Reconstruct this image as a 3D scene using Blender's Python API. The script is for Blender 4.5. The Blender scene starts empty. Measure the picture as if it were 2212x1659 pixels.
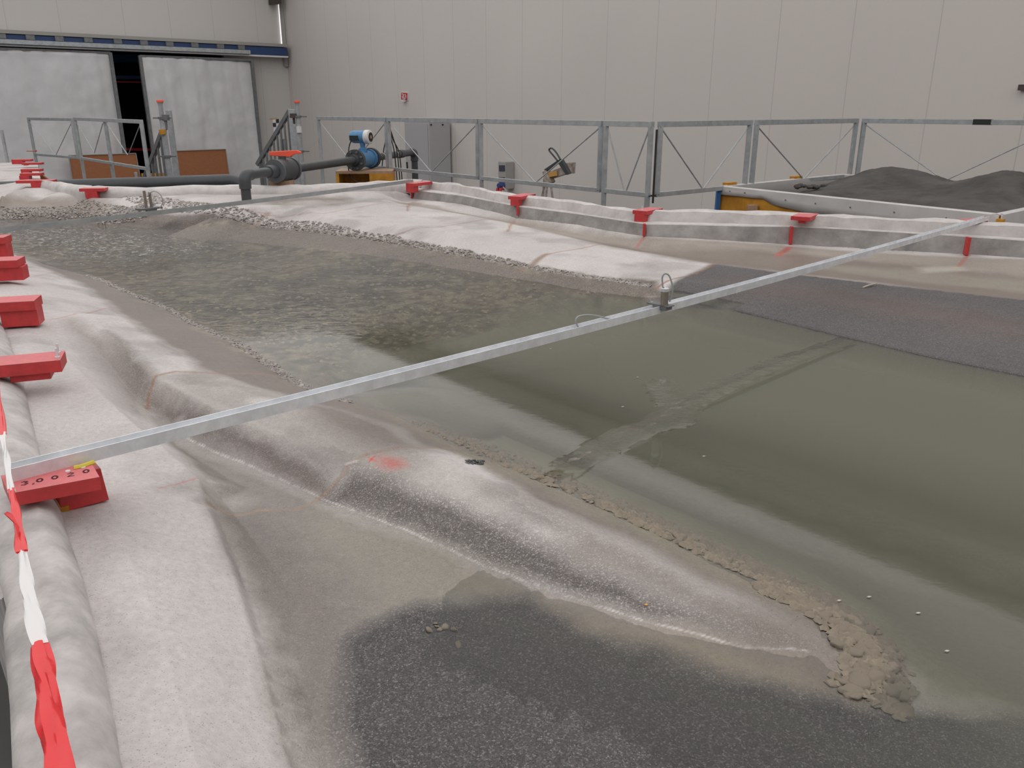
import bpy, bmesh, math, random
import numpy as np
from mathutils import Vector, Matrix
from mathutils.geometry import delaunay_2d_cdt
random.seed(7)
C = bpy.context.scene.collection
SC = bpy.context.scene
# ------------------------------------------------------------------ camera
F = 1750.0; TH = math.atan(.34); SN, CS = math.sin(TH), math.cos(TH); HC = .6
cam = bpy.data.objects.new('camera', bpy.data.cameras.new('camera')); C.objects.link(cam)
cam.location = (0, 0, HC); cam.rotation_euler = (math.pi/2 - TH, 0, 0)
cam.data.sensor_width = 36; cam.data.lens = F/2212*36; cam.data.clip_start = .05; cam.data.clip_end = 200
SC.camera = cam
SC.view_settings.view_transform = 'Standard'; SC.view_settings.look = 'None'
SC.view_settings.gamma = 1; SC.view_settings.exposure = 0.0; SC.view_settings.use_curve_mapping = False
SC.cycles.use_denoising = True
w = bpy.data.worlds.new('world'); SC.world = w; w.use_nodes = True
w.node_tree.nodes['Background'].inputs[0].default_value = (.9, .93, 1, 1)
w.node_tree.nodes['Background'].inputs[1].default_value = .35
CEIL_L = 1.12            # radiance of the daylight roof panels
# ------------------------------------------------------------------ geometry of the place
def ray(x, y):
    v = (829.5-y)/F
    return np.array([(x-1106)/F, CS+v*SN, -SN+v*CS])
def W(x, y, z):                      # point of height z seen at a place of the photograph
    r = ray(x, y); return Vector((0, 0, HC)) + Vector(r*((z-HC)/r[2]))
def onpl(x, y, pl):                  # point on the vertical plane nx*X+ny*Y=d
    r = ray(x, y); return Vector((0, 0, HC)) + Vector(r*(pl[2]/(pl[0]*r[0]+pl[1]*r[1])))
def atY(x, y, Y): return onpl(x, y, (0, 1, Y))
BW = (1.2/1.562, 1/1.562, 15.2/1.562)          # back wall plane
CORN = Vector((-5.68, 22.0, 0))
LW = (-1/1.562, 1.2/1.562, (5.68+1.2*22.0)/1.562)  # wall with the sliding doors
RAILP = (1.2/1.562, 1/1.562, 7.2/1.562)
FLOOR = -1.9; CEILZ = 4.46
def shift(pl, d): return (pl[0], pl[1], pl[2]-d)
# ------------------------------------------------------------------ materials
def mat(name, col, rough=.6, metal=0, bump=0, bscale=200, var=0, vscale=8, spec=.4, col2=None, emis=None):
    m = bpy.data.materials.new(name); m.use_nodes = True; nt = m.node_tree; b = nt.nodes['Principled BSDF']
    b.inputs['Base Color'].default_value = (*col, 1); b.inputs['Roughness'].default_value = rough
    b.inputs['Metallic'].default_value = metal; b.inputs['Specular IOR Level'].default_value = spec
    tc = nt.nodes.new('ShaderNodeTexCoord')
    if var or col2:
        n = nt.nodes.new('ShaderNodeTexNoise'); n.inputs['Scale'].default_value = vscale; n.inputs['Detail'].default_value = 6
        n.inputs['Roughness'].default_value = .65
        nt.links.new(tc.outputs['Object'], n.inputs['Vector'])
        r = nt.nodes.new('ShaderNodeValToRGB'); r.color_ramp.elements[0].position = .35; r.color_ramp.elements[1].position = .68
        c2 = col2 or tuple(c*(1-var) for c in col)
        r.color_ramp.elements[0].color = (*c2, 1); r.color_ramp.elements[1].color = (*col, 1)
        nt.links.new(n.outputs['Fac'], r.inputs[0]); nt.links.new(r.outputs[0], b.inputs['Base Color'])
    if bump:
        n2 = nt.nodes.new('ShaderNodeTexNoise'); n2.inputs['Scale'].default_value = bscale; n2.inputs['Detail'].default_value = 4
        nt.links.new(tc.outputs['Object'], n2.inputs['Vector'])
        bp = nt.nodes.new('ShaderNodeBump'); bp.inputs['Strength'].default_value = .6; bp.inputs['Distance'].default_value = bump
        nt.links.new(n2.outputs['Fac'], bp.inputs['Height']); nt.links.new(bp.outputs[0], b.inputs['Normal'])
    if emis:
        b.inputs['Emission Color'].default_value = (*emis[:3], 1); b.inputs['Emission Strength'].default_value = emis[3]
    return m
M = {}
M['galv'] = mat('galvanised_steel', (.42, .44, .46), .5, .3, .0006, 120, .28, 14)
M['galv_dark'] = mat('weathered_steel', (.19, .195, .20), .55, .3, .0006, 120, .3, 14)
M['alu'] = mat('aluminium', (.84, .86, .89), .38, .35, .0003, 150, .22, 22)
M['alu_old'] = mat('dull_aluminium', (.40, .42, .43), .45, .3, .0003, 150, .25, 15)
M['red'] = mat('red_paint', (.58, .048, .052), .42, 0, .0003, 200, .25, 30)
M["redtop"] = mat("dusty_red_paint", (.66, .17, .18), .55, 0, .0003, 200, .12, 40)
M['black'] = mat('black_rubber', (.02, .02, .022), .6)
M['ink'] = mat('faded_ink', (.17, .05, .055), .7)
M['pvc'] = mat('grey_pvc', (.062, .067, .073), .42, 0, .0003, 60, .2, 9)
M['pvcl'] = mat('grey_pvc_ring', (.10, .105, .115), .4)
M['orange'] = mat('orange_plastic', (.80, .10, .055), .5)
M['blue'] = mat('blue_enamel', (.085, .24, .45), .4, 0, 0, 1, .2, 20)
M['white'] = mat('white_plastic', (.62, .62, .62), .45)
M['yellow'] = mat('yellow_shuttering_board', (.62, .31, .025), .6, 0, .0005, 50, 0, 7, col2=(.38, .15, .02))
M['wood'] = mat('raw_timber', (.42, .27, .18), .7, 0, .0005, 80, .25, 20)
M['tan'] = mat('chipboard', (.34, .135, .06), .75, 0, .0005, 300, .14, 25)
M['cut'] = mat('board_edge', (.30, .29, .27), .7)
M['curb'] = mat('whitewashed_mortar', (.62, .585, .57), .8, 0, .003, 35, .26, 9)
M['sheet'] = mat('sheet_white', (.55, .53, .52), .6, 0, .004, 12, .13, 4)
M['fleece'] = mat('mortar_coated_fleece', (.62, .585, .57), .85, 0, .002, 45, .42, 11)
M['bluebeam'] = mat('blue_steel', (.022, .05, .14), .5)
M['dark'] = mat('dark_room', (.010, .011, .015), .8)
M['cabinet'] = mat('cabinet_grey', (.37, .37, .375), .5)
M['box'] = mat('socket_housing', (.33, .32, .31), .5)
M['navy'] = mat('navy_plastic', (.05, .055, .08), .4)
M['sblue'] = mat('plug_blue', (.04, .06, .19), .4)
M['sand'] = mat('damp_sand', (.098, .09, .084), .92, 0, .012, 26, 0, 3.2, col2=(.05, .046, .043))
M['brown'] = mat('rust_brown_steel', (.06, .045, .04), .6)
M['copper'] = mat('bronze_sleeve', (.30, .255, .23), .35, .6)
M['cable'] = mat('grey_cable', (.33, .34, .34), .5)
M['tape_r'] = mat('tape_red_film', (.72, .02, .025), .25, 0, .002, 30)
M['tape_w'] = mat('tape_white_film', (.72, .70, .70), .28, 0, .002, 30)
M['lit'] = mat('corner_reflection_glow', (.8, .8, .8), .3, emis=(1, .98, .97, .85))  # emission stands in for daylight mirrored at the wall corner
M['stone'] = mat('silted_stone', (.29, .245, .19), .8, 0, .001, 160, .25, 30)
M['pebble'] = mat('pebbles', (.46, .42, .39), .5, 0, 0, 1, 0, 55, col2=(.13, .11, .10))
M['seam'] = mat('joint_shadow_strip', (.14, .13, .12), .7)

# ------------------------------------------------------------------ mesh helpers
class MB:
    def __init__(s): s.v = []; s.f = []
    def poly(s, pts, faces):
        n = len(s.v); s.v += [Vector(p) for p in pts]; s.f += [tuple(i+n for i in f) for f in faces]
    def prism(s, quad, dz):           # quad of 4 (or n) pts, extruded by vector
        dz = Vector(dz); k = len(quad); q = [Vector(p) for p in quad]
        s.poly(q + [p+dz for p in q], [tuple(range(k))[::-1], tuple(range(k, 2*k))] + [(i, (i+1) % k, (i+1) % k+k, i+k) for i in range(k)])
    def box(s, c, ax, ay, az):        # centre and three half axes
        c = Vector(c); ax, ay, az = Vector(ax), Vector(ay), Vector(az)
        p = [c+i*ax+j*ay+k*az for k in (-1, 1) for (i, j) in ((-1, -1), (1, -1), (1, 1), (-1, 1))]
        s.poly(p, [(3, 2, 1, 0), (4, 5, 6, 7), (0, 1, 5, 4), (1, 2, 6, 5), (2, 3, 7, 6), (3, 0, 4, 7)])
    def bar(s, a, b, wd, ht, up=(0, 0, 1)):
        a, b = Vector(a), Vector(b); d = (b-a).normalized(); up = Vector(up)
        sd = d.cross(up)
        if sd.length < 1e-4: sd = d.cross(Vector((.6, -.8, 0)))
        sd.normalize(); u = sd.cross(d).normalized()
        s.box((a+b)/2, d*((b-a).length/2), sd*wd/2, u*ht/2)
    def tube(s, pts, r, n=10, caps=True, closed=False):
        pts = [Vector(p) for p in pts]; R = r if isinstance(r, (list, tuple)) else [r]*len(pts)
        prev = None; base = len(s.v); m = len(pts)
        for i, p in enumerate(pts):
            t = (pts[min(i+1, m-1)]-pts[max(i-1, 0)])
            if t.length < 1e-9: t = Vector((0, 0, 1))
            t.normalize()
            if prev is None:
                prev = t.cross(Vector((0, 0, 1)))
                if prev.length < .05: prev = t.cross(Vector((1, 0, 0)))
            prev = (prev - t*prev.dot(t)).normalized(); q = t.cross(prev)
            for k in range(n):
                a = 2*math.pi*k/n; s.v.append(p+(prev*math.cos(a)+q*math.sin(a))*R[i])
        for i in range(m-1):
            for k in range(n):
                a = base+i*n+k; b = base+i*n+(k+1) % n; s.f.append((a, b, b+n, a+n))
        if caps: s.f.append(tuple(base+k for k in range(n))[::-1]); s.f.append(tuple(base+(m-1)*n+k for k in range(n)))
    def build(s, name, m, parent=None, smooth=False, bevel=0, label=None):
        me = bpy.data.meshes.new(name)
        off = parent['_o'] if parent and '_o' in parent else None
        O = Vector(off) if off else Vector((0, 0, 0))
        if not parent and s.v:
            xs = s.v; O = Vector((sum(v.x for v in xs)/len(xs), sum(v.y for v in xs)/len(xs), min(v.z for v in xs)))
        me.from_pydata([v-O for v in s.v], [], s.f)
        bm = bmesh.new(); bm.from_mesh(me); bmesh.ops.recalc_face_normals(bm, faces=bm.faces); bm.to_mesh(me); bm.free()
        me.materials.append(M[m] if isinstance(m, str) else m)
        if smooth:
            me.shade_smooth(); me.set_sharp_from_angle(angle=math.radians(40))
        o = bpy.data.objects.new(name, me); C.objects.link(o)
        if parent: o.parent = parent
        else: o.location = O
        if off: pass
        if bevel:
            b = o.modifiers.new('bevel', 'BEVEL'); b.width = bevel; b.segments = 2; b.limit_method = 'ANGLE'
        if label: o['label'] = label
        if parent is not None: o['_o'] = off if off else (0, 0, 0)
        return o
EMP = []
def thing(name, loc, label, cat, group=None):
    o = bpy.data.objects.new(name, None); C.objects.link(o); o.location = loc; o.empty_display_size = .05
    o['_o'] = tuple(loc); o['label'] = label; o['category'] = cat
    if group: o['group'] = group
    return o
def tag(o, label, cat, group=None, kind=None):
    o['label'] = label; o['category'] = cat
    if group: o['group'] = group
    if kind: o['kind'] = kind
    return o
def struct(o): o['kind'] = 'structure'; return o
def arc(a, b, c, n=10):               # quadratic bezier
    a, b, c = Vector(a), Vector(b), Vector(c)
    return [(1-t)**2*a+2*t*(1-t)*b+t*t*c for t in [i/n for i in range(n+1)]]
def spline(pts, n=8):
    P = [Vector(p) for p in pts]; P = [P[0]]+P+[P[-1]]; out = []
    for i in range(1, len(P)-2):
        for k in range(n):
            t = k/n; a, b, c, d = P[i-1:i+3]
            out.append(.5*((2*b)+(c-a)*t+(2*a-5*b+4*c-d)*t*t+(3*b-a-3*c+d)*t**3))
    return out+[P[-2]]

# ------------------------------------------------------------------ room shell
def wallmat(name, col, seam=True, ph=0):
    m = bpy.data.materials.new(name); m.use_nodes = True; nt = m.node_tree; b = nt.nodes['Principled BSDF']
    b.inputs['Roughness'].default_value = .55; b.inputs['Specular IOR Level'].default_value = .3
    tc = nt.nodes.new('ShaderNodeTexCoord'); sx = nt.nodes.new('ShaderNodeSeparateXYZ'); nt.links.new(tc.outputs['Object'], sx.inputs[0])
    def mth(op, a, bb):
        n = nt.nodes.new('ShaderNodeMath'); n.operation = op
        for i, q in enumerate((a, bb)):
            if isinstance(q, (int, float)): n.inputs[i].default_value = q
            elif q is not None: nt.links.new(q, n.inputs[i])
        return n.outputs[0]
    x = mth('ADD', sx.outputs[0], ph)
    s = mth('LESS_THAN', mth('FRACT', x, None), .011)
    rib = mth('SINE', mth('MULTIPLY', x, 2*math.pi/.0625), None)
    n = nt.nodes.new('ShaderNodeTexNoise'); n.inputs['Scale'].default_value = .35; nt.links.new(tc.outputs['Object'], n.inputs['Vector'])
    mx = nt.nodes.new('ShaderNodeMix'); mx.data_type = 'RGBA'
    mx.inputs['A'].default_value = (*[c*.93 for c in col], 1); mx.inputs['B'].default_value = (*[c*1.06 for c in col], 1)
    nt.links.new(n.outputs['Fac'], mx.inputs['Factor'])
    mx2 = nt.nodes.new('ShaderNodeMix'); mx2.data_type = 'RGBA'; nt.links.new(mth('MULTIPLY', s, .3), mx2.inputs['Factor'])
    nt.links.new(mx.outputs['Result'], mx2.inputs['A']); mx2.inputs['B'].default_value = (*[c*.35 for c in col], 1)
    nt.links.new(mx2.outputs['Result'], b.inputs['Base Color'])
    bp = nt.nodes.new('ShaderNodeBump'); bp.inputs['Strength'].default_value = .35; bp.inputs['Distance'].default_value = .0012
    nt.links.new(rib, bp.inputs['Height']); nt.links.new(bp.outputs[0], b.inputs['Normal'])
    return m
def plane_wall(name, a, b, z0, z1, m, th=.12, out=None):
    a, b = Vector(a), Vector(b); L = (b-a).length; d = (b-a).normalized()
    me = bpy.data.meshes.new(name); bm = bmesh.new()
    bmesh.ops.create_cube(bm, size=1)
    for v in bm.verts: v.co = Vector(((v.co.x+.5)*L, (v.co.y+.5)*th, z0+(v.co.z+.5)*(z1-z0)))
    bm.to_mesh(me); bm.free(); me.materials.append(m)
    o = bpy.data.objects.new(name, me); C.objects.link(o)
    o.location = (a.x, a.y, 0); o.rotation_euler = (0, 0, math.atan2(d.y, d.x)); return struct(o)
dB = Vector((1, -1.2, 0)).normalized(); dL = Vector((-1.2, -1, 0)).normalized()
mw = wallmat('sandwich_panel_wall', (.575, .54, .515), ph=.86)
mwl = wallmat('sandwich_panel_wall_door_side', (.54, .52, .50), ph=.1)
plane_wall('wall_back', CORN, CORN+dB*30, FLOOR, CEILZ, mw)                      # extends in +y local = away
plane_wall('wall_left', CORN+dL*19, CORN+dL*4.7, 1.85, CEILZ, mwl)
plane_wall('wall_left_pier', CORN+dL*1.62, CORN, FLOOR, CEILZ, mwl)
plane_wall('wall_left_lintel', CORN+dL*4.7, CORN+dL*1.62, 1.85, CEILZ, mwl)
E1 = CORN+dB*30; E2 = CORN+dL*19
mside = wallmat('unseen_walls', (.42, .40, .38))
plane_wall('wall_right', E1, E1+dL*19, FLOOR, CEILZ, mside)
plane_wall('wall_front', E1+dL*19, E2, FLOOR, CEILZ, mside)
# floor of the hall
mf = mat('hall_floor', (.16, .155, .15), .7, 0, .002, 30, .2, 2)
b = MB(); q = [CORN-dL*.1-dB*.1, E1-dL*.1, E1+dL*19.1, E2-dB*.1]
b.prism([Vector((p.x, p.y, FLOOR-.1)) for p in q], (0, 0, .1)); struct(b.build('floor', mf))
# roof with daylight panels
me_ = bpy.data.materials.new('daylight_roof_panel'); me_.use_nodes = True
nb = me_.node_tree.nodes['Principled BSDF']; nb.inputs['Base Color'].default_value = (.7, .7, .7, 1)
nb.inputs['Emission Color'].default_value = (1.0, .985, .975, 1); nb.inputs['Emission Strength'].default_value = CEIL_L
b = MB(); i0 = [CORN+dL*.8+dB*2-dB*1.2, E1+dL*.8, E1+dL*17, E2-dL*2+dB*.8]
i0 = [CORN+dL*.26+dB*.8, E1+dL*.26-dB*.5, E1+dL*18, CORN+dL*18+dB*.8]
b.prism([Vector((p.x, p.y, CEILZ)) for p in i0], (0, 0, .05)); o = struct(b.build('ceiling', me_))
mc = mat('ceiling_sheet', (.18, .18, .18), .7)
b = MB(); b.prism([Vector((p.x, p.y, CEILZ+.06)) for p in q], (0, 0, .1)); struct(b.build('ceiling_roof_sheet', mc))
# eaves beam along the back wall
b = MB(); p0 = CORN+dL*.13+dB*.3; p1 = E1+dL*.13-dB*.3
b.bar((p0.x, p0.y, 4.24), (p1.x, p1.y, 4.24), .22, .38); struct(b.build('trim_1', 'brown'))

# ------------------------------------------------------------------ river bed terrain
WL = -.22
def PL(z, *pts): return [(x, y, (z if not hasattr(z, '__len__') else z[i])) for i, (x, y) in enumerate(pts)]
EDGE = [(885,409),(1000,422),(1117,444.5),(1250,461),(1370,479),(1397,483),(1480,484),(1600,487),(1700,488),(1800,492),(1900,498),(2050,507),(2212,518),(2400,531)]
FOOT = [(885,428),(1000,440.5),(1117,466),(1250,483),(1370,505),(1397,509),(1480,514),(1600,521),(1700,527),(1800,533),(1900,539),(2050,547),(2212,556),(2400,568)]
FZ = [atY(f[0], f[1], W(e[0], e[1], -.066).y-.035).z for e, f in zip(EDGE, FOOT)]
lines = [
 # far ledge under the curb, ledge edge
 PL(-.06, (0,418),(60,405),(130,408),(200,424),(320,425),(430,420),(600,422),(760,416),(850,409)),
 [(x, y, z) for (x, y), z in zip(FOOT, FZ)],
 PL(-.055, (-100,352),(0,352),(50,356),(80,372),(60,388),(0,380)),
 # trough
 PL((-.17,-.18,-.185,-.19,-.195,-.2,-.2,-.2,-.2,-.2), (900,450),(1000,461),(1130,486),(1300,516),(1395,545),(1540,560),(1700,580),(1900,600),(2100,618),(2330,640)),
 PL((-.15,-.165,-.175,-.185,-.197), (850,433),(1060,472),(1200,503),(1300,525),(1540,568)),
 # plateau edge and plateau
 PL((-.115,-.125,-.14,-.15,-.16,-.19), (850,437),(950,456),(1060,476),(1180,501),(1300,530),(1540,573)),
 PL((-.12,-.13,-.14,-.16,-.18,-.195), (700,470),(850,485),(1000,515),(1150,545),(1300,575),(1420,600)),
 PL((-.075,-.08,-.09,-.1), (400,440),(550,445),(700,440),(800,438)),
 PL(-.13, (500,475),(420,462),(350,455)),
 PL((-.07,-.075,-.075), (330,437),(430,433),(520,430)),
 PL((-.115,-.115,-.11,-.11), (575,441),(640,445),(720,440),(760,436)),
 # gravel strip of the far bank
 PL(-.18, (0,455),(130,462),(240,470),(330,478),(450,482),(560,490),(700,503),(850,525),(1000,551),(1150,580),(1300,603),(1400,618)),
 PL(WL, (0,470),(130,476),(240,484),(330,492),(450,494),(560,500),(700,514),(850,537),(1000,564),(1150,592),(1300,616),(1420,632)),
 PL((-.14,-.14,-.14), (0,437),(120,440),(230,445)),
 PL((-.09,-.09), (100,425),(220,430)),
 # dark gravel bank right
 PL((-.195,-.19,-.188,-.185,-.185), (1545,574),(1700,592),(1900,615),(2100,638),(2330,662)),
 PL((-.19,-.185,-.18,-.18,-.18), (1480,608),(1700,640),(1900,672),(2100,705),(2330,735)),
 PL(WL+.004, (1440,636),(1560,664),(1700,696),(1850,733),(2000,768),(2212,812),(2400,850)),
 PL(WL-.05, (1440,660),(1560,690),(1700,730),(1850,768),(2000,805),(2212,850)),
 # bed of the main channel
 PL(WL-.018, (120,500),(350,520),(550,545),(750,560),(950,590),(1150,620),(1250,640)),
 PL(WL-.022, (150,540),(300,580),(500,620),(700,650),(900,680),(1050,700)),
 PL(WL-.015, (300,630),(450,690),(600,740),(720,790)),
 PL(WL-.03, (750,780),(900,760),(1050,730),(1090,708)),
 PL(WL-.09, (820,830),(950,800),(1100,760),(1200,730),(1350,700)),
 PL(WL-.06, (950,905),(1150,980),(1350,1060),(1550,1130),(1750,1210),(1950,1330),(2212,1480)),
 PL(WL-.065, (1000,835),(1200,915),(1400,990),(1600,1060),(1800,1130),(2000,1200),(2212,1275)),
 PL(WL-.055, (1050,820),(1250,890),(1450,960),(1650,1015),(1850,1090),(2050,1160),(2300,1240)),
 PL(WL-.12, (1300,800),(1500,820),(1700,860),(1900,900),(2200,950)),
 PL(WL-.12, (1400,900),(1700,960),(2000,1050),(2212,1110)),
 # left bank waterline
 PL(WL, (-60,525),(0,541),(100,573),(177,594),(228,609),(278,632),(354,662),(420,702),(500,737),(560,775),(640,832),(740,866),(850,897),(1000,972),(1180,1047),(1400,1143),(1560,1228),(1700,1288),(1800,1330),(1880,1392),(1905,1440),(1890,1490),(1840,1515)),
 PL(WL+.03, (300,668),(390,715),(480,765),(560,800)),
 PL((-.17,-.17,-.165,-.165,-.165,-.16,-.16,-.165,-.17), (30,560),(130,602),(200,640),(245,668),(300,702),(390,762),(430,795),(540,835),(640,862)),
 PL((-.1,-.1,-.105,-.11), (0,600),(80,640),(130,690),(200,680)),
 PL((-.09,-.09,-.085,-.085), (60,720),(90,800),(60,870),(90,1000)),
 PL((-.095,-.095,-.1,-.11,-.13), (130,760),(200,830),(250,880),(300,925),(350,965)),
 PL((-.12,-.125,-.13,-.135), (215,705),(260,745),(300,785),(335,815)),
 PL((-.14,-.17,-.185,-.2), (190,735),(240,795),(285,850),(325,890)),
 PL((-.205,-.21), (340,915),(370,940)),
 PL((-.115,-.115,-.12,-.125,-.13), (170,960),(220,1050),(300,1010),(360,1040),(400,1080)),
 PL((-.13,-.14,-.145,-.15,-.16,-.165,-.17), (360,975),(400,1010),(431,1036),(450,1098),(503,1230),(562,1420),(625,1659)),
 PL((-.145,-.165,-.17,-.18,-.185,-.19), (372,975),(412,1010),(443,1036),(462,1098),(517,1230),(578,1420)),
 PL(-.187, (578,1421),(640,1659),(660,1750)),
 PL((-.085,-.088,-.09,-.095,-.095), (133,1110),(160,1200),(190,1300),(230,1500),(250,1659)),
 PL((-.09,-.095,-.1,-.11), (240,1085),(280,1200),(340,1350),(400,1550)),
 PL((-.095,-.1), (250,1750),(450,1750)),
 # island crest, foot
 PL((-.135,-.14,-.15,-.16,-.165,-.168,-.17,-.178,-.19,-.20,-.21,-.217), (337,815),(400,850),(505,905),(620,945),(700,978),(770,998),(864,1030),(1006,1090),(1200,1180),(1400,1280),(1600,1362),(1730,1402)),
 PL(WL+.001, (400,947),(480,985),(560,1017),(700,1080),(860,1142),(1040,1222),(1200,1282),(1400,1348),(1600,1397),(1745,1408)),
 PL(-.212, (345,890),(370,915)),
 PL((-.14,-.145,-.155,-.165,-.17,-.178,-.19,-.205), (480,830),(600,870),(750,930),(950,985),(1050,1040),(1250,1140),(1450,1230),(1650,1330)),
 # left channel bed
 PL(WL+.004, (380,965),(500,1040),(620,1090),(800,1160),(980,1235)),
 PL(WL+.008, (480,1080),(560,1180),(640,1300)),
 PL((-.205,-.205,-.205,-.21), (620,1400),(660,1500),(700,1600),(720,1700)),
 PL(WL+.003, (700,1190),(820,1260),(920,1265)),
 PL(WL-.013, (1060,955),(1200,1015),(1400,1105),(1580,1190),(1730,1258),(1850,1328),(1925,1400),(1950,1470)),
 PL(WL-.03, (1090,940),(1240,1005),(1440,1095),(1620,1180),(1770,1248),(1890,1318),(1965,1400)),
 PL(WL-.004, (1000,1290),(1080,1300),(1200,1320),(1400,1380),(1600,1430),(1750,1470),(1850,1500)),
 PL((WL+.006,WL+.01,WL+.01,WL+.01,WL+.01), (760,1420),(850,1480),(950,1560),(1050,1640),(1000,1750)),
 PL(WL-.001, (930,1420),(1100,1480),(1300,1570),(1500,1659),(1650,1750)),
 PL(WL-.016, (1050,1340),(1250,1400),(1450,1480),(1700,1580),(1950,1700)),
 PL(WL-.03, (1950,1540),(2100,1500),(2212,1560),(2300,1700)),
 PL(WL-.015, (1960,1460),(1940,1530)),
]
pts = []
for L in lines:
    Q = [W(*p) for p in L]
    for a, bb in zip(Q, Q[1:]):
        n = max(1, int((bb-a).length/.05))
        pts += [a+(bb-a)*(i/n) for i in range(n)]
    pts.append(Q[-1])
for (e_, f_), z_ in zip(zip(EDGE, FOOT), FZ):
    p_ = W(e_[0], e_[1], -.066); pts += [Vector((p_.x, p_.y+.06, z_-.01)), Vector((p_.x+.1, p_.y+.3, z_-.02))]
for a_, b_ in zip(EDGE, EDGE[1:]):
    p_ = (W(*a_, -.066)+W(*b_, -.066))/2; pts += [Vector((p_.x, p_.y+.06, -.15)), Vector((p_.x+.1, p_.y+.3, -.16))]
pts += [Vector((-9, 9, -.06)), Vector((-9, 4, -.08)), Vector((-2, .3, -.09)), Vector((2.5, .3, -.25)), Vector((7, 5, -.1)), Vector((7, 1, -.2)), Vector((0, 12, -.06)), Vector((-.3, .3, -.15))]
res = delaunay_2d_cdt([Vector((p.x, p.y)) for p in pts], [], [], 0, 1e-5)
tv = res[0]; oi = res[3]; tz = np.array([np.mean([pts[k].z for k in o]) for o in oi]); txy = np.array([(v.x, v.y) for v in tv])
NU, NV = 940, 960
UU = np.linspace(-1.02, 1.02, NU); YY = .52*(12.6/.52)**np.linspace(0, 1, NV)
GX = YY[:, None]*UU[None, :]; GY = np.repeat(YY[:, None], NU, 1); GZ = np.full((NV, NU), -.1)
ly0 = math.log(.52); lk = math.log(12.6/.52)
for t in res[2]:
    a, bb, c = txy[list(t)]; za, zb, zc = tz[list(t)]
    ys = [a[1], bb[1], c[1]]
    if max(ys) < .5: continue
    j0 = int(max(0, (math.log(max(min(ys), .5))-ly0)/lk*(NV-1)-1)); j1 = int(min(NV, (math.log(max(ys))-ly0)/lk*(NV-1)+3))
    us = [p[0]/max(p[1], y_) for p in (a, bb, c) for y_ in (.5,)] ; uu = [p[0]/max(p[1], .3) for p in (a, bb, c)]
    i0_ = int(max(0, (min(uu)+1.02)/2.04*(NU-1)-1)); i1_ = int(min(NU, (max(uu)+1.02)/2.04*(NU-1)+3))
    if min(ys) < .5: i0_, i1_ = 0, NU
    if j1 <= j0 or i1_ <= i0_: continue
    X = GX[j0:j1, i0_:i1_]; Y = GY[j0:j1, i0_:i1_]
    d = (bb[1]-c[1])*(a[0]-c[0])+(c[0]-bb[0])*(a[1]-c[1])
    if abs(d) < 1e-12: continue
    l1 = ((bb[1]-c[1])*(X-c[0])+(c[0]-bb[0])*(Y-c[1]))/d; l2 = ((c[1]-a[1])*(X-c[0])+(a[0]-c[0])*(Y-c[1]))/d; l3 = 1-l1-l2
    mk = (l1 > -1e-6) & (l2 > -1e-6) & (l3 > -1e-6)
    sub = GZ[j0:j1, i0_:i1_]; sub[mk] = (l1*za+l2*zb+l3*zc)[mk]
def blur(A, r):
    for _ in range(r):
        P = np.pad(A, 1, mode='edge'); A = (P[:-2, 1:-1]+P[2:, 1:-1]+P[1:-1, :-2]+P[1:-1, 2:]+2*A)/6
    return A
GS = blur(GZ, 2)
soft = blur(GZ, 90)
GZ = GS
rng = np.random.RandomState(3); TAB = rng.rand(256, 256)
def vnoise(X, Y, s, seed=0):
    x = X*s+seed*17.3; y = Y*s+seed*31.7; xi = np.floor(x).astype(int); yi = np.floor(y).astype(int); fx = x-xi; fy = y-yi
    fx = fx*fx*(3-2*fx); fy = fy*fy*(3-2*fy); g = lambda i, j: TAB[i % 256, j % 256]
    return (g(xi, yi)*(1-fx)+g(xi+1, yi)*fx)*(1-fy)+(g(xi, yi+1)*(1-fx)+g(xi+1, yi+1)*fx)*fy
def fbm(X, Y, s, n=4, seed=0):
    a = 0; t = 0; k = 1.
    for i in range(n): a = a+k*vnoise(X, Y, s*2**i, seed+i); t += k; k *= .55
    return a/t
def hz(x, y):                        # terrain height
    y = max(y, .53); j = (math.log(y)-ly0)/lk*(NV-1); i = (x/y+1.02)/2.04*(NU-1)
    j = min(max(j, 0), NV-1.001); i = min(max(i, 0), NU-1.001); j0, i0 = int(j), int(i); a, b_ = j-j0, i-i0
    return (GS[j0, i0]*(1-a)*(1-b_)+GS[j0+1, i0]*a*(1-b_)+GS[j0, i0+1]*(1-a)*b_+GS[j0+1, i0+1]*a*b_)
def G(px, py, water=False):          # where a line of sight meets the terrain
    r = ray(px, py)
    if water: return W(px, py, WL)
    p = None; t0 = (.05-HC)/r[2]; t1 = (-.40-HC)/r[2]
    for k in range(241):
        t = t0+(t1-t0)*k/240; x, y, z = r[0]*t, r[1]*t, HC+r[2]*t
        if z <= hz(x, y): return Vector((x, y, hz(x, y)))
    return W(px, py, -.2)
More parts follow.
